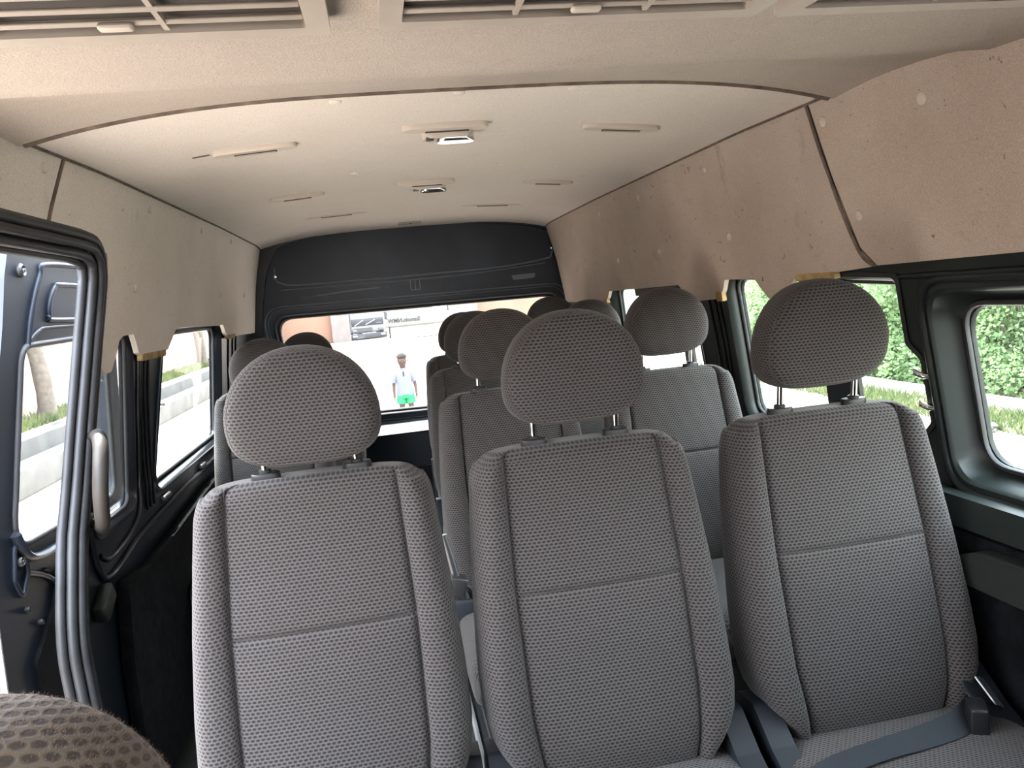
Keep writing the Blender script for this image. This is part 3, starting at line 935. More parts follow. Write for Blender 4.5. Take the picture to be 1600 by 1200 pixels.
def copy_seat(src, label, x, y, dh=0.0, rz=0):
    r = src.copy(); COL.objects.link(r); r.location = (x, y, 0); r.rotation_euler = (0, 0, rz)
    r['label'] = label
    for ch in src.children:
        c = ch.copy(); COL.objects.link(c); c.parent = r
        if ch.name.startswith('headrest') and not ch.name.startswith('headrest_post'): c.location.z += dh
        for g_ in ch.children:
            d = g_.copy(); COL.objects.link(d); d.parent = c
    return r
GRP = 'grey-brown knit passenger seats'
HB = .985
s1 = make_seat('grey-brown knit seat nearest the open side doorway, headrest pushed right down, front row left', -.337, 1.365, HB, 'seat', GRP)
for ch in s1.children:
    if ch.name == 'headrest': ch.location.z = -.024
def cp(label, x, y, top, rz=0):
    return copy_seat(s1, label, x, y, (top - .207 - HB) + .024, rz)
cp('grey-brown knit seat in the middle of the front row of three', .138, 1.365, 1.183)
cp('grey-brown knit seat at the front right beside the window, headrest raised on chrome posts', .624, 1.365, 1.193)
cp('second-row seat partly hidden behind the middle front seat', .150, 2.25, 1.180)
cp('second-row seat by the right windows, blue-grey in the light', .658, 2.25, 1.195)
cp('third-row single seat by the left wall, behind the front left seat', -.652, 3.10, 1.140)
cp('third-row seat beside the aisle, dark headrest right of the child outside', .178, 3.10, 1.165)
cp('third-row seat by the right wall, mostly behind the middle front headrest', .655, 3.10, 1.165)
cp('back-row seat at the left, its headrest showing just beside the rear window', -.560, 3.88, 1.128)
cp('back-row seat at the aisle, mostly hidden by the third-row seat in front', .212, 3.88, 1.150)
cp('back-row seat at the right, headrest top showing under the tailgate corner', .668, 3.88, 1.185)

# near front-cab seat (only the crown of its headrest is in view)
fs = empty('cab_seat', (-.475, .52, 0)); tag(fs, 'brown fuzzy checked headrest of the nearest seat in the bottom left corner', 'seat')
hd = make_headrest(fs, .795, -.020, .105, M['fabric_front'], 'headrest', False)
rnd = random.Random(3)
bm = bmesh.new()
for p in hd.data.polygons:
    if p.center.z < .86: continue
    for _ in range(max(1, int(p.area * 260000))):
        vs = [hd.data.vertices[i].co for i in p.vertices]
        a = rnd.random(); b_ = rnd.random()
        q = vs[0].lerp(vs[1], a).lerp(vs[3 % len(vs)].lerp(vs[2], a), b_)
        n_ = (p.normal + Vector((rnd.gauss(0, .5), rnd.gauss(0, .5), rnd.gauss(0, .5)))).normalized()
        L_ = rnd.uniform(.0012, .0034)
        t_ = n_.cross(Vector((rnd.random(), rnd.random(), rnd.random()))).normalized() * .00018
        bm.faces.new((bm.verts.new(q - t_), bm.verts.new(q + t_), bm.verts.new(q + n_ * L_)))
fz = obj('fuzz', bm, M['fuzz'], hd, 0, False); tag(fz, kind='stuff')
for s in (-1, 1): tube('headrest_post', [(s * .06, -.01, .72), (s * .06, -.02, .84)], .006, M['chrome'], fs, 10)
rows, uvs = [], []
for z in (.36, .37, .40, .5, .6, .68, .72, .745, .755):
    w = interp(z, [.36, .5, .68, .72, .745, .755], [.20, .225, .20, .185, .15, .10]); T = interp(z, [.36, .68, .745, .755], [.12, .10, .06, .03])
    pts = [Vector((math.copysign(abs(math.cos(a)) ** .5, math.cos(a)) * w, -.02 - (.755 - z) * .22 + math.copysign(abs(math.sin(a)) ** .6, math.sin(a)) * T / 2, z)) for a in [2 * PI * i / 32 for i in range(32)]]
    rows.append(pts); uvs.append([(p.x, z) for p in pts] + [(pts[0].x, z)])
loft_uv('backrest', rows, uvs, M['fabric_front'], fs, True, 50)
rows, uvs = [], []
for yy, f in ((-.56, .3), (-.54, .8), (-.48, 1), (-.2, 1), (-.08, .95), (-.05, .5)):
    pts = [Vector((math.copysign(abs(math.cos(a)) ** .4, math.cos(a)) * .22, yy, .30 + math.copysign(abs(math.sin(a)) ** .5, math.sin(a)) * .07 * f)) for a in [2 * PI * i / 32 for i in range(32)]]
    rows.append(pts); uvs.append([(p.x, p.y) for p in pts] + [(pts[0].x, yy)])
loft_uv('cushion', rows, uvs, M['fabric_front'], fs, True, 50)
box('pedestal', (0, -.28, .115), (.36, .42, .23), M['black_plastic'], fs, .02)

# ------------------------------------------------------------------ seat belts
def strap(name, pts, wdir, w, th, m, parent=None):
    bm = bmesh.new()
    P = [Vector(p) for p in smooth_open(pts, 6)]
    W = [Vector(q) for q in smooth_open(wdir, 6)]
    R = []
    for i, p in enumerate(P):
        t = (P[min(i + 1, len(P) - 1)] - P[max(i - 1, 0)]).normalized()
        wd = W[i].normalized(); nn = t.cross(wd).normalized()
        R.append([bm.verts.new(p + wd * (w / 2 * a) + nn * (th / 2 * b)) for a, b in ((-1, -1), (1, -1), (1, 1), (-1, 1))])
    for a, b in zip(R, R[1:]):
        for j in range(4): bm.faces.new((a[j], a[(j + 1) % 4], b[(j + 1) % 4], b[j]))
    bm.faces.new(R[0]); bm.faces.new(R[-1][::-1])
    return obj(name, bm, m, parent, 50)
sb = empty('seat_belt', (.80, 1.16, .40)); tag(sb, 'dark lap belt with steel anchor lying across the front right seat cushion', 'seat belt')
O = Vector((.80, 1.16, .40))
strap('webbing', [Vector(p) - O for p in ((.785, 1.160, .402), (.72, 1.125, .402), (.64, 1.110, .401), (.56, 1.100, .402), (.48, 1.085, .403), (.42, 1.06, .407), (.37, 1.03, .412))],
      [(0, -.80, -.55), (0, -.85, -.40), (0, -.95, -.25), (.05, -1, -.12), (.1, -1, -.1), (.15, -1, -.1), (.2, -1, -.1)], .046, .0022, M['web'], sb)
b = bmesh.new(); bm_box(b, (-.045, -.040, .005), (.030, .050, .062), Matrix.Rotation(-.5, 3, 'Z'), .005); obj('buckle', b, M['black_plastic'], sb)
strap('anchor_strap', [(-.04, -.03, .03), (-.02, 0, .028), (.005, .01, .022), (.03, .015, .005), (.035, .02, -.05)], [(0, -1, -.55)] * 5, .052, .003, M['web'], sb)
strap('anchor_plate', [(.002, -.005, .033), (.014, -.002, .028), (.022, 0, .022)], [(0, -1, -.6)] * 3, .056, .003, M['alu'], sb)

# second-row seat side: steel bracket and folded arm seen through the gap
ab = empty('seat_bracket', (-.055, 1.98, .40)); tag(ab, 'grey steel seat bracket with belt stalk in the gap behind the two left front seats', 'bracket')
b = bmesh.new()
bm_tube(b, [(-.035, .02, .20), (-.015, .01, .08), (.015, 0, -.02), (.03, 0, -.10)], [.010, .014, .016, .012], 10)
obj('stalk', b, M['steel'], ab, 60)
box('bracket_plate', (-.015, .0, .065), (.05, .05, .05), M['steel'], ab, .006, Matrix.Rotation(.3, 3, 'Y'))
box('belt_loop', (.02, -.02, -.005), (.10, .02, .065), M['web'], ab, .006)

# ================================================================== SLIDING DOOR, slid half open outside the body
DX = 1.012
DM = lambda u, v, w: Vector((-(DX + (xw(v) - .86) * .6 + w), u, v))
d_out = smooth_open([(1.70, .12), (1.68, .30), (1.69, .60), (1.705, .78), (1.755, 1.0), (1.835, 1.22), (1.87, 1.36)], 5) + [(1.90, 1.455), (2.565, 1.455), (2.565, .12)]
DW = [(1.80, .765), (2.455, .735), (2.465, 1.215), (1.925, 1.205)]
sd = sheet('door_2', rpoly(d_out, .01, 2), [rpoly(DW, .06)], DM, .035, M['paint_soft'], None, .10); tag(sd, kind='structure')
sheet('pane', rpoly(inset(DW, -.004), .06), [], lambda u, v, w: DM(u, v, .022 + w), 0, M['glass_l'], sd, .2)
b = bmesh.new(); bm_tube(b, [DM(u, v, -.001) for u, v in rpoly(DW, .06)], .008, 8, True); obj('rubber_seal', b, M['rubber'], sd, 60)
b = bmesh.new()
bm_tube(b, [DM(u, v, -.002) for u, v in smooth_open([(1.955, 1.20), (1.985, 1.28), (2.045, 1.37), (2.10, 1.40), (2.53, 1.405)], 6)], .007, 8)
bm_tube(b, [DM(u, v, -.002) for u, v in smooth_open([(2.53, 1.262), (2.12, 1.262), (2.085, 1.275), (2.095, 1.31), (2.13, 1.345), (2.18, 1.352), (2.53, 1.352)], 5)], .007, 8)
bm_tube(b, [DM(u, v, -.002) for u, v in smooth_open([(1.965, 1.215), (2.02, 1.238), (2.10, 1.245), (2.53, 1.245)], 5)], .005, 8)
obj('pressed_rib', b, M['paint_soft'], sd, 60)
def dish(par, y, z, r, m, name):
    mm = Matrix.Translation(DM(y, z, 0)) @ Matrix.Rotation(PI / 2, 4, 'Y')
    b = bmesh.new(); bm_lathe(b, [(r, -.004), (r, .006), (r * .75, .010), (r * .6, .006), (r * .35, .006), (r * .3, .012), (r * .1, .013)], mm, 18)
    return obj(name, b, m, par, 40)
dish(sd, 1.945, 1.378, .016, M['steel'], 'guide_bolt')
# inner skin: raised sill flange, latch housing, speaker-like pressing, carpeted board
b = bmesh.new()
bm_tube(b, [DM(u, v, -.004) for u, v in smooth_open([(1.80, .80), (1.835, .745), (1.90, .720), (2.05, .712), (2.5, .70)], 6)], .016, 8, flat=.6)
obj('sill_flange', b, M['paint_soft'], sd, 60)
b = bmesh.new()
bm_tube(b, [DM(u, v, -.003) for u, v in rpoly([(1.775, .70), (1.80, .775), (1.845, .77), (1.84, .70), (1.80, .655)], .015)], .006, 8, True)
bm_tube(b, [DM(u, v, -.003) for u, v in smooth_open([(1.84, .70), (1.92, .665), (1.975, .62), (1.97, .555), (1.93, .525)], 6)], .006, 8)
obj('latch_housing', b, M['paint_soft'], sd, 60)
dish(sd, 1.815, .735, .012, M['steel'], 'latch_bolt')
for (y, z) in ((1.93, .675), (1.81, .625), (1.86, .575)): dish(sd, y, z, .007, M['black_plastic'], 'bore_plug')
sheet('carpet_board', rpoly([(1.81, .16), (1.80, .50), (1.93, .585), (1.985, .655), (2.53, .66), (2.53, .16)], .02), [], lambda u, v, w: DM(u, v, -.010 + w), .010, M['fuzzy_black'], sd, .12)
# leading edge of the door, bright reflection painted grey, with striker slot
b = bmesh.new()
edge = smooth_open([(1.676, .13), (1.655, .30), (1.662, .60), (1.678, .78)], 6)
for (u0, v0), (u1, v1) in zip(edge, edge[1:]):
    q = [b.verts.new(DM(u, v, w)) for u, v, w in ((u0, v0, -.012), (u1, v1, -.012), (u1, v1, .075), (u0, v0, .075))]
    b.faces.new(q)
    q = [b.verts.new(DM(u, v, w)) for u, v, w in ((u0, v0, -.012), (u1, v1, -.012), (u1 + .022, v1, -.004), (u0 + .022, v0, -.004))]
    b.faces.new(q)
obj('door_edge', b, mat('door edge grey reflection', (.22, .23, .24), .4, var=.2, scale=9), sd, 30)
b = bmesh.new()
bm_tube(b, [DM(u, v, w) for u, v, w in ((1.652, .56, .005), (1.652, .56, .045), (1.650, .515, .045), (1.650, .515, .005))], .006, 8, True); obj('striker_slot', b, M['black_plastic'], sd, 50)

# ================================================================== OUTSIDE
G = -.62
def ground_mat():
    m, t, b = nt('sandy dirt'); L = t.links.new
    tc = N(t, 'ShaderNodeTexCoord')
    n = N(t, 'ShaderNodeTexNoise'); n.inputs['Scale'].default_value = .35; n.inputs['Detail'].default_value = 8; n.inputs['Roughness'].default_value = .65
    L(tc.outputs['Object'], n.inputs['Vector'])
    r = ramp(t, [(.3, (.19, .155, .125)), (.55, (.235, .20, .17)), (.75, (.28, .245, .21))])
    L(n.outputs['Fac'], r.inputs['Fac']); L(r.outputs['Color'], b.inputs['Base Color'])
    b.inputs['Roughness'].default_value = .95; b.inputs['Specular IOR Level'].default_value = .1
    n2 = N(t, 'ShaderNodeTexNoise'); n2.inputs['Scale'].default_value = 9; n2.inputs['Detail'].default_value = 6
    L(tc.outputs['Object'], n2.inputs['Vector'])
    bp = N(t, 'ShaderNodeBump'); bp.inputs['Strength'].default_value = .6; bp.inputs['Distance'].default_value = .03
    L(n2.outputs['Fac'], bp.inputs['Height']); L(bp.outputs['Normal'], b.inputs['Normal'])
    return m
def paver_mat():
    m, t, b = nt('block paving'); L = t.links.new
    tc = N(t, 'ShaderNodeTexCoord')
    br = N(t, 'ShaderNodeTexBrick'); br.inputs['Scale'].default_value = 4.5
    br.inputs['Color1'].default_value = (.23, .205, .18, 1); br.inputs['Color2'].default_value = (.19, .172, .15, 1); br.inputs['Mortar'].default_value = (.10, .088, .07, 1)
    br.inputs['Mortar Size'].default_value = .018
    L(tc.outputs['Object'], br.inputs['Vector'])
    n = N(t, 'ShaderNodeTexNoise'); n.inputs['Scale'].default_value = 1.2; n.inputs['Detail'].default_value = 6
    L(tc.outputs['Object'], n.inputs['Vector'])
    r = ramp(t, [(.3, (.75, .75, .75)), (.7, (1.1, 1.1, 1.1))]); L(n.outputs['Fac'], r.inputs['Fac'])
    mm = N(t, 'ShaderNodeMixRGB', blend_type='MULTIPLY'); mm.inputs['Fac'].default_value = 1
    L(br.outputs['Color'], mm.inputs['Color1']); L(r.outputs['Color'], mm.inputs['Color2']); L(mm.outputs['Color'], b.inputs['Base Color'])
    b.inputs['Roughness'].default_value = .9; b.inputs['Specular IOR Level'].default_value = .15
    return m
def leaf_mat(name, c1, c2):
    m, t, b = nt(name); L = t.links.new
    out = t.nodes['Material Output']; t.nodes.remove(b)
    gi = N(t, 'ShaderNodeTexCoord')
    n = N(t, 'ShaderNodeTexNoise'); n.inputs['Scale'].default_value = 4.5; n.inputs['Detail'].default_value = 4
    L(gi.outputs['Object'], n.inputs['Vector'])
    r = ramp(t, [(.35, c1), (.65, c2)]); L(n.outputs['Fac'], r.inputs['Fac'])
    d = N(t, 'ShaderNodeBsdfDiffuse'); tr = N(t, 'ShaderNodeBsdfTranslucent'); mx = N(t, 'ShaderNodeMixShader'); mx.inputs['Fac'].default_value = .4
    L(r.outputs['Color'], d.inputs['Color']); L(r.outputs['Color'], tr.inputs['Color'])
    L(d.outputs[0], mx.inputs[1]); L(tr.outputs[0], mx.inputs[2]); L(mx.outputs[0], out.inputs['Surface'])
    return m
M['ground'] = ground_mat(); M['paver'] = paver_mat()
M['leaf'] = leaf_mat('shrub leaf', (.10, .165, .075), (.22, .30, .16))
M['grass'] = leaf_mat('grass blade', (.06, .085, .035), (.11, .12, .06))
M['concrete'] = mat('weathered concrete', (.065, .062, .057), .9, var=.25, scale=3)
M['concrete_dark'] = mat('stained concrete', (.037, .036, .034), .9, var=.35, scale=2.5)
M['peach'] = mat('peach painted wall', (.15, .112, .088), .9, var=.12, scale=1.2)
M['orange'] = mat('orange painted wall', (.27, .16, .11), .9, var=.12, scale=.6)
M['greywall'] = mat('grey pier', (.20, .18, .165), .9, var=.15, scale=2)
M['pale'] = mat('pale wall', (.17, .17, .165), .9, var=.1, scale=2)
M['redwall'] = mat('dark red wall', (.20, .075, .06), .9, var=.3, scale=1.5)
M['bark'] = mat('tree bark', (.075, .062, .05), .95, var=.35, scale=14, bump=.8, bscale=40)

gr = bmesh.new()
for a in ((-90, -40), (90, -40), (90, 120), (-90, 120)): gr.verts.new((a[0], a[1], G))
gr.faces.new(gr.verts); gr = obj('ground', gr, M['ground'], None, 0, False); tag(gr, kind='structure')
pv = box('paved_road', (3.8, 3.0, G + .004), (5.0, 34, .02), M['paver']); tag(pv, kind='structure')
# left: stepped drain kerb, verge, boundary wall
k1 = box('lower_kerb', (-4.66, 14.0, G + .17), (.34, 46, .34), M['concrete'], None, .02); tag(k1, kind='structure')
k2 = box('upper_kerb', (-4.98, 14.0, G + .29), (.30, 46, .58), M['concrete_dark'], None, .02); tag(k2, kind='structure')
b = bmesh.new()
bm_box(b, (-5.50, 14.0, -.10), (.80, 46, .10)); vb = obj('verge', b, M['ground']); tag(vb, kind='structure')
bw = box('boundary_wall', (-6.0, 14.0, 1.1), (.20, 62, 3.4), M['peach']); tag(bw, kind='structure')
def grass(name, x0, x1, y0, y1, z, nb, h, seed, label):
    r = random.Random(seed); b = bmesh.new()
    for _ in range(nb):
        x = r.uniform(x0, x1); y = r.uniform(y0, y1); a = r.uniform(0, PI); hh = h * r.uniform(.4, 1.2); w = .012
        d = Vector((math.cos(a), math.sin(a), 0)) * w; ln = Vector((r.gauss(0, .4), r.gauss(0, .4), 1)) * hh
        p = Vector((x, y, z))
        b.faces.new((b.verts.new(p - d), b.verts.new(p + d), b.verts.new(p + d * .6 + ln * .6), b.verts.new(p + ln)))
    o = obj(name, b, M['grass'], None, 0, False); tag(o, label, 'grass', None, 'stuff'); return o
grass('grass', -5.66, -5.22, 8, 32, -.055, 14000, .16, 1, 'strip of grass along the foot of the peach wall outside the left windows')
grass('grass', 5.75, 6.45, 3.0, 14.5, G + .01, 6000, .13, 2, 'grass fringe in front of the pale kerb under the right hedge')
def trunk(x, y, h, r, label):
    b = bmesh.new(); rr = random.Random(int(y * 10))
    n = 14
    pts = [(math.sin(i * .7) * .03, math.cos(i * .9) * .02, h * i / n) for i in range(n + 1)]
    bm_tube(b, pts, [r * (1.35 if i == 0 else 1.0) * (1 + .06 * (i % 2)) * (1 - .25 * i / n) for i in range(n + 1)], 14)
    for k in range(5):
        a = 2 * PI * k / 5
        bm_tube(b, [(math.cos(a) * r * .5, math.sin(a) * r * .5, h * .93), (math.cos(a) * .6, math.sin(a) * .6, h + .5), (math.cos(a) * 1.1, math.sin(a) * 1.1, h + .7)], [.05, .035, .015], 8)
    o = obj('tree_trunk', b, M['bark'], None, 50); o.location = (x, y, -.06)
    tag(o, label, 'tree', 'trees along the peach wall'); return o
trunk(-5.45, 12.9, 3.2, .125, 'tree trunk at the peach wall seen through the open door window')
trunk(-5.45, 23.6, 3.2, .14, 'tree trunk at the peach wall seen through the left rear side window')
st_ = box('drain_debris', (-4.52, 15.7, G + .36), (.10, .16, .05), M['concrete_dark'], None, .015, Matrix.Rotation(.4, 3, 'Z'))
tag(st_, 'small dark lump of rubble on the lower drain kerb', 'rubble')

# right: kerb, hedge of separate shrubs, red wall behind
k3 = box('pale_kerb', (6.62, 5.0, G + .075), (.16, 22, .15), M['pale'], None, .02); tag(k3, kind='structure')
rwl = box('red_wall', (9.3, 5.0, .9), (.2, 20, 3.4), M['redwall']); tag(rwl, kind='structure')
def shrub_mesh(seed, R, H, nl):
    r = random.Random(seed); b = bmesh.new()
    lumps = [(Vector((r.uniform(-.55, .55) * R, r.uniform(-.6, .6) * R, H * r.uniform(.10, .85))), R * r.uniform(.38, .62)) for _ in range(16)]
    lumps.append((Vector((0, 0, H * .45)), R * .75))
    lumps += [(Vector((math.cos(k * PI / 4) * R * .62, math.sin(k * PI / 4) * R * .62, .16 * H)), R * .42) for k in range(8)]
    for _ in range(nl):
        c, rad = r.choice(lumps)
        d = Vector((r.gauss(0, 1), r.gauss(0, 1), r.gauss(0, 1))).normalized()
        p = c + d * rad * (r.random() ** .35)
        if p.z < .05: p.z = r.uniform(.05, .3)
        L_ = r.uniform(.035, .075); W_ = L_ * .42
        ax = (d + Vector((r.gauss(0, .8), r.gauss(0, .8), r.gauss(-.2, .6)))).normalized()
        sd_ = ax.cross(Vector((r.gauss(0, 1), r.gauss(0, 1), r.gauss(0, .6) + .8))).normalized()
        v = [b.verts.new(p), b.verts.new(p + ax * L_ * .5 + sd_ * W_), b.verts.new(p + ax * L_ * 1.1), b.verts.new(p + ax * L_ * .5 - sd_ * W_)]
        b.faces.new(v)
    me = bpy.data.meshes.new('foliage'); b.to_mesh(me); b.free(); me.materials.append(M['leaf'])
    b = bmesh.new()
    for k in range(6):
        a = 2 * PI * k / 6 + r.random()
        bm_tube(b, [(0, 0, 0), (math.cos(a) * R * .3, math.sin(a) * R * .3, H * .4), (math.cos(a) * R * .6, math.sin(a) * R * .6, H * .8)], [.022, .014, .006], 6)
    ms = bpy.data.meshes.new('stem'); b.to_mesh(ms); b.free(); ms.materials.append(M['bark'])
    return me, ms
SH = [shrub_mesh(i, .98, 2.30, 19000) for i in range(3)]
shr = [(7.62, 4.0, 1.0, 0), (7.60, 5.45, .98, 1), (7.62, 6.85, .86, 2), (7.56, 8.2, .90, 0), (7.62, 9.6, 1.0, 1), (7.62, 11.1, 1.04, 2), (7.68, 12.7, 1.06, 0), (7.85, 14.4, 1.1, 1)]
words = ['nearest shrub of the hedge, at the right edge of the right front window', 'second shrub of the hedge from the right, in the right front window', 'third shrub from the right of the hedge, lower, red wall above it',
         'fourth shrub of the hedge from the right, at the front window pillar', 'fifth shrub of the hedge, just left of the front window pillar', 'sixth shrub of the hedge, behind the front right headrest',
         'seventh shrub of the hedge, left of the front right headrest', 'farthest shrub of the hedge, left end of the middle right window']
for i, (x, y, s, k) in enumerate(shr):
    t = empty('shrub', (x, y, G), i * 1.3); t.scale = (s, s, s)
    tag(t, 'leafy green ' + words[i], 'shrub', 'shrubs of the right hedge')
    for me, nm in zip(SH[k], ('foliage', 'stem')):
        o = bpy.data.objects.new(nm, me); COL.objects.link(o); o.parent = t
b = bmesh.new(); rr = random.Random(5)
for _ in range(16): bm_box(b, (rr.gauss(0, .12), rr.gauss(0, .10), .03 + rr.random() * .05), (rr.uniform(.05, .22), rr.uniform(.05, .2), .03), Matrix.Rotation(rr.uniform(0, 3), 3, 'Z') @ Matrix.Rotation(rr.gauss(0, .3), 3, 'X'), .008)
rb = obj('rubble_heap', b, M['concrete_dark']); rb.location = (5.55, 6.65, G + .015); tag(rb, 'small dark heap of broken slabs on the paving outside the right front window', 'rubble')
pw = box('pale_wall', (7.3, 24.0, .6), (3.6, .25, 2.5), M['pale']); tag(pw, kind='structure')
pp = box('pale_pier', (6.3, 23.6, .8), (.35, .35, 2.9), M['greywall']); tag(pp, kind='structure')

# behind: walls, piers, truck, barrier board
for nm, x0, x1, y, z1, m_ in (('orange_wall', -9.0, -2.9, 45.2, 2.6, 'orange'), ('gate_pier', -2.95, -1.95, 44.8, 2.9, 'greywall'), ('gate_pier', 3.75, 5.4, 44.6, 2.9, 'greywall'), ('orange_wall', 5.4, 16, 45.2, 2.6, 'orange'), ('far_wall', -2, 4, 62, 1.8, 'pale')):
    o = box(nm, ((x0 + x1) / 2, y, (z1 + G) / 2), (x1 - x0, .3, z1 - G), M[m_]); tag(o, kind='structure')
fb = empty('barrier_sign', (1.95, 43.6, G)); tag(fb, 'long white sign board with small dark lettering between the gate pier and the truck', 'sign')
box('sign_board', (0, 0, .93), (3.55, .06, .62), mat('white sign board', (.17, .17, .155), .6), fb, .01)
for x in (-1.70, 1.66): box('post', (x, .05, .62), (.09, .09, 1.24 if x < 0 else 1.9), M['concrete_dark'], fb, .01)
box('support_bar', (0, .05, .60), (3.5, .04, .05), M['steel'], fb, .005)
cu = bpy.data.curves.new('lettering', 'FONT'); cu.body = 'Sumoin.NMW'; cu.size = .31; cu.offset = .012; cu.extrude = .006; cu.align_x = 'CENTER'; cu.align_y = 'CENTER'
lt_ = bpy.data.objects.new('lettering', cu); COL.objects.link(lt_); lt_.parent = fb
cu.materials.append(mat('grey lettering', (.03, .033, .037), .6))
bpy.context.view_layer.update(); _me = bpy.data.meshes.new_from_object(lt_); bpy.data.objects.remove(lt_)
lt_ = bpy.data.objects.new('lettering', _me); COL.objects.link(lt_); lt_.parent = fb
lt_.rotation_euler = (PI / 2, 0, 0); lt_.scale = (-1, 1, 1); lt_.location = (-.85, -.036, .93)
fcx = tube('ground_cable', [(1.6, 41.0, G + .02), (2.1, 40.8, G + .02), (2.6, 41.0, G + .02), (2.9, 41.4, G + .02)], .03, M['rubber']); tag(fcx, 'dark hose lying on the ground below the white sign board', 'hose')

def truck():
    t = empty('truck', (-.95, 45.4, G), math.radians(14)); tag(t, 'white and grey lorry parked by the orange wall beyond the rear window', 'truck')
    W = mat('white truck paint', (.20, .21, .22), .5); GR = mat('grey truck plastic', (.045, .05, .058), .5); GL = mat('truck windscreen', (.03, .036, .045), .3)
    b = bmesh.new(); bm_box(b, (0, .95, 1.55), (2.06, 1.9, 2.35), None, .10); obj('cab', b, W, t)
    b = bmesh.new(); bm_box(b, (0, 5.2, 1.95), (2.2, 6.2, 2.6), None, .03); obj('cargo_body', b, M['pale'], t)
    b = bmesh.new(); bm_box(b, (0, 4.3, .62), (.9, 7.6, .22)); obj('chassis', b, GR, t)
    b = bmesh.new(); bm_box(b, (0, -.005, .99), (1.86, .06, .40), None, .02); ws = obj('windscreen', b, GL, t)
    for x, a in ((-.52, .52), (.15, .42)):
        b = bmesh.new(); bm_box(b, (x, -.05, .97), (.62, .02, .025), Matrix.Rotation(-a, 3, 'Y')); obj('wiper', b, M['alu'], ws)
    b = bmesh.new(); bm_box(b, (.66, -.045, .90), (.34, .012, .09)); obj('sticker', b, M['white_trim'], ws)
    b = bmesh.new()
    for k in range(4): bm_box(b, (-.28, -.02, .38 + k * .085), (1.05, .05, .035), None, .006)
    obj('grille', b, GR, t)
    b = bmesh.new(); bm_box(b, (0, -.06, .19), (2.08, .30, .30), None, .04); bp = obj('bumper', b, GR, t)
    b = bmesh.new(); bm_box(b, (-.52, -.225, .15), (.46, .02, .16)); obj('number_plate', b, M['white_trim'], bp)
    for x in (-.85, .80):
        b = bmesh.new(); bm_box(b, (x, -.225, .22), (.24, .03, .09), None, .01); obj('fog_lamp', b, M['alu'], bp)
        b = bmesh.new(); bm_box(b, (x * .95, -.02, .52), (.30, .06, .20), None, .03); obj('headlamp', b, M['steel'], t)
    for s in (-1, 1):
        b = bmesh.new(); bm_box(b, (s * 1.16, .12, 1.25), (.16, .10, .46), None, .03); bm_tube(b, [(s * 1.0, .15, 1.45), (s * 1.12, .13, 1.42)], .02, 6); obj('mirror', b, GR, t)
        for y in (.95, 6.6):
            mm = Matrix.Translation((s * .92, y, .46)) @ Matrix.Rotation(PI / 2, 4, 'Y')
            b = bmesh.new(); bm_lathe(b, [(.25, -.12), (.44, -.13), (.46, -.09), (.46, .09), (.44, .13), (.25, .12)], mm, 24); wh = obj('wheel', b, M['rubber'], t)
            b = bmesh.new(); bm_lathe(b, [(.06, -.135), (.24, -.10), (.25, 0), (.24, .10), (.06, .135)], mm, 20); obj('hub', b, M['steel'], wh)
truck()

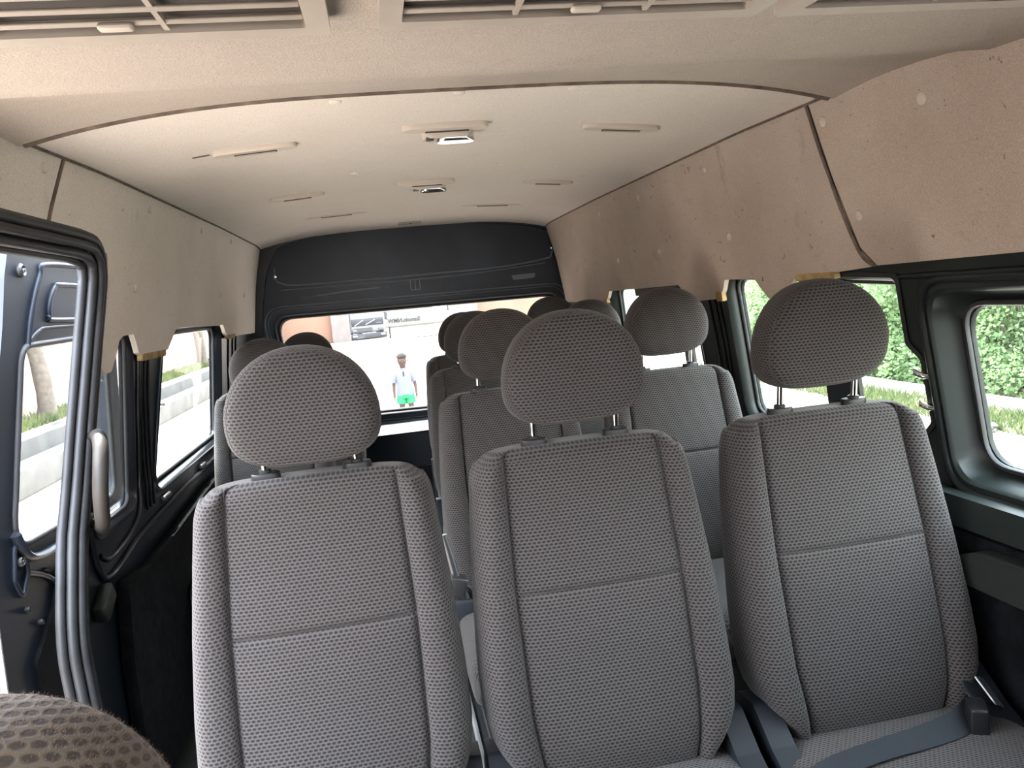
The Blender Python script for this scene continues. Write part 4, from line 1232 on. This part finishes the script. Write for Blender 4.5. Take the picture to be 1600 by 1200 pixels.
# ================================================================== CHILD standing outside behind the van
def child():
    root = empty('person', (.055, 11.6, G)); tag(root, 'small child in white polo shirt and green shorts standing on the ground behind the van', 'person')
    SK = mat('brown skin', (.075, .042, .03), .6); SH_ = mat('white polo cotton', (.17, .19, .25), .9); GN = mat('green shorts', (.02, .25, .10), .85); HR = mat('short black hair', (.02, .017, .015), .9)
    V, R, E = [], [], []
    def v(p, r):
        V.append(p); R.append(r); return len(V) - 1
    def e(a, b_): E.append((a, b_))
    pel = v((0, 0, .51), .082); wa = v((0, .005, .60), .078); ch = v((0, 0, .74), .088); nb = v((0, .005, .845), .050); nk = v((0, 0, .895), .036)
    h1 = v((0, -.008, .945), .060); h2 = v((0, -.004, 1.005), .081); h3 = v((0, .004, 1.055), .068)
    for a, b_ in ((pel, wa), (wa, ch), (ch, nb), (nb, nk), (nk, h1), (h1, h2), (h2, h3)): e(a, b_)
    for s in (-1, 1):
        hip = v((s * .058, 0, .47), .068); kn = v((s * .070, -.012, .275), .040); cf = v((s * .073, .012, .19), .037); an = v((s * .076, .012, .050), .024); he = v((s * .078, .0, .026), .024); to = v((s * .088, -.105, .020), .018)
        for a, b_ in ((pel, hip), (hip, kn), (kn, cf), (cf, an), (an, he), (he, to)): e(a, b_)
        sh = v((s * .115, .004, .815), .042); el = v((s * .158, .018, .655), .028); wr_ = v((s * .166, -.010, .520), .019); pa = v((s * .168, -.018, .478), .022)
        for a, b_ in ((ch, sh), (sh, el), (el, wr_), (wr_, pa)): e(a, b_)
        for k, (dy, ln) in enumerate(((-.020, .046), (-.008, .054), (.004, .050), (.015, .040))):
            f1_ = v((s * .169, -.018 + dy, .452), .0072); f2_ = v((s * .165, -.020 + dy, .452 - ln * .55), .0066); f3_ = v((s * .156, -.022 + dy, .452 - ln), .0055)
            for a, b_ in ((pa, f1_), (f1_, f2_), (f2_, f3_)): e(a, b_)
        t1_ = v((s * .158, -.040, .470), .0080); t2_ = v((s * .150, -.050, .445), .0066)
        e(pa, t1_); e(t1_, t2_)
    me = bpy.data.meshes.new('body'); me.from_pydata(V, E, [])
    o = bpy.data.objects.new('body', me); COL.objects.link(o); o.parent = root; me.materials.append(SK)
    md = o.modifiers.new('skin', 'SKIN'); md.use_smooth_shade = True
    if not me.skin_vertices: me.skin_vertices.new(name='skin') if hasattr(me.skin_vertices, 'new') else None
    if me.skin_vertices:
        for i, r in enumerate(R): me.skin_vertices[0].data[i].radius = (r, r)
        me.skin_vertices[0].data[pel].use_root = True
    sb_ = o.modifiers.new('subsurf', 'SUBSURF'); sb_.levels = 2; sb_.render_levels = 2
    def ring(b, rx, ry, z, cx=0, cy=0, n=20): return [b.verts.new((cx + rx * math.cos(2 * PI * i / n), cy + ry * math.sin(2 * PI * i / n), z)) for i in range(n)]
    def skinrings(b, rs):
        for A, B in zip(rs, rs[1:]):
            n = len(A)
            for j in range(n): b.faces.new((A[j], A[(j + 1) % n], B[(j + 1) % n], B[j]))
    b = bmesh.new()
    skinrings(b, [ring(b, .122, .090, .475), ring(b, .120, .094, .53), ring(b, .114, .096, .62), ring(b, .122, .100, .73), ring(b, .124, .090, .80), ring(b, .085, .070, .850), ring(b, .054, .052, .872)])
    for s in (-1, 1): bm_tube(b, [(s * .090, 0, .825), (s * .125, .006, .79), (s * .150, .012, .725), (s * .164, .014, .680)], [.052, .056, .054, .052], 14)
    shirt = obj('polo_shirt', b, SH_, root, 60)
    b = bmesh.new(); bm_tube(b, [(.052 * math.cos(a), .004 + .052 * math.sin(a), .880 - .010 * math.cos(a + PI / 2)) for a in [2 * PI * i / 20 for i in range(20)]], .014, 8, True); obj('collar', b, SH_, shirt, 60)
    b = bmesh.new(); bm_box(b, (0, -.094, .795), (.022, .012, .10), Matrix.Rotation(.18, 3, 'X'), .004); obj('placket', b, M['seam'], shirt)
    b = bmesh.new()
    skinrings(b, [ring(b, .112, .088, .55), ring(b, .116, .092, .48), ring(b, .108, .086, .435)])
    for s in (-1, 1): bm_tube(b, [(s * .055, 0, .50), (s * .062, 0, .43), (s * .070, -.004, .350)], [.066, .070, .073], 16)
    obj('shorts', b, GN, root, 60)
    b = bmesh.new()
    rs = []
    for k in range(7):
        a = PI / 2 * k / 6; rs.append(ring(b, .0790 * math.cos(a) + .002, .083 * math.cos(a) + .002, 1.040 + .074 * math.sin(a), 0, .008))
    skinrings(b, rs); b.faces.new(rs[-1]); obj('hair', b, HR, root, 60)
    for s in (-1, 1):
        b = bmesh.new(); bm_box(b, (s * .030, -.080, 1.000), (.020, .010, .010), None, .004); obj('eye', b, M['white_trim'], root)
        b = bmesh.new(); bm_box(b, (s * .082, .004, .990), (.012, .026, .040), None, .005); obj('ear', b, SK, root)
    b = bmesh.new(); bm_box(b, (0, -.086, .975), (.022, .020, .030), None, .008); obj('nose', b, SK, root)
    b = bmesh.new(); bm_box(b, (0, -.076, .945), (.036, .012, .010), None, .004); obj('mouth', b, mat('lips', (.10, .04, .035), .5), root)
child()

# ================================================================== LIGHT, SKY, CAMERA
w = bpy.data.worlds.new('World'); S.world = w; w.use_nodes = True
t = w.node_tree; bg = t.nodes['Background']
tc = N(t, 'ShaderNodeTexCoord'); sp = N(t, 'ShaderNodeSeparateXYZ'); t.links.new(tc.outputs['Generated'], sp.inputs['Vector'])
r = ramp(t, [(.0, (1.0, .97, .93)), (.25, (.92, .95, 1.0)), (1.0, (.72, .84, 1.0))]); t.links.new(sp.outputs['Z'], r.inputs['Fac'])
t.links.new(r.outputs['Color'], bg.inputs['Color']); bg.inputs['Strength'].default_value = 1.8
sun = bpy.data.lights.new('sun', 'SUN'); sun.energy = 3.4; sun.color = (1, .95, .87); sun.angle = math.radians(1.5)
so2 = bpy.data.objects.new('sun', sun); COL.objects.link(so2)
so2.rotation_euler = Vector((-.13, .25, .95)).to_track_quat('Z', 'Y').to_euler()

cam = bpy.data.cameras.new('camera'); co = bpy.data.objects.new('camera', cam); COL.objects.link(co)
cam.sensor_width = 36; cam.lens = 27.0; cam.clip_start = .02; cam.clip_end = 400
fx = Vector((.9809048, -.16993623, -.09459096)); fy = Vector((-.11260371, -.09967413, -.98862808)); fz_ = Vector((.15857545, .98040132, -.11690629))
co.matrix_world = Matrix(((fx.x, -fy.x, -fz_.x, -.19), (fx.y, -fy.y, -fz_.y, 0), (fx.z, -fy.z, -fz_.z, 1.22), (0, 0, 0, 1)))
S.camera = co
S.view_settings.view_transform = 'Standard'; S.view_settings.look = 'None'; S.view_settings.gamma = 1; S.view_settings.use_curve_mapping = False
S.view_settings.exposure = 4.15
S.cycles.max_bounces = 14; S.cycles.diffuse_bounces = 8; S.cycles.transparent_max_bounces = 24; S.cycles.caustics_reflective = False; S.cycles.caustics_refractive = False
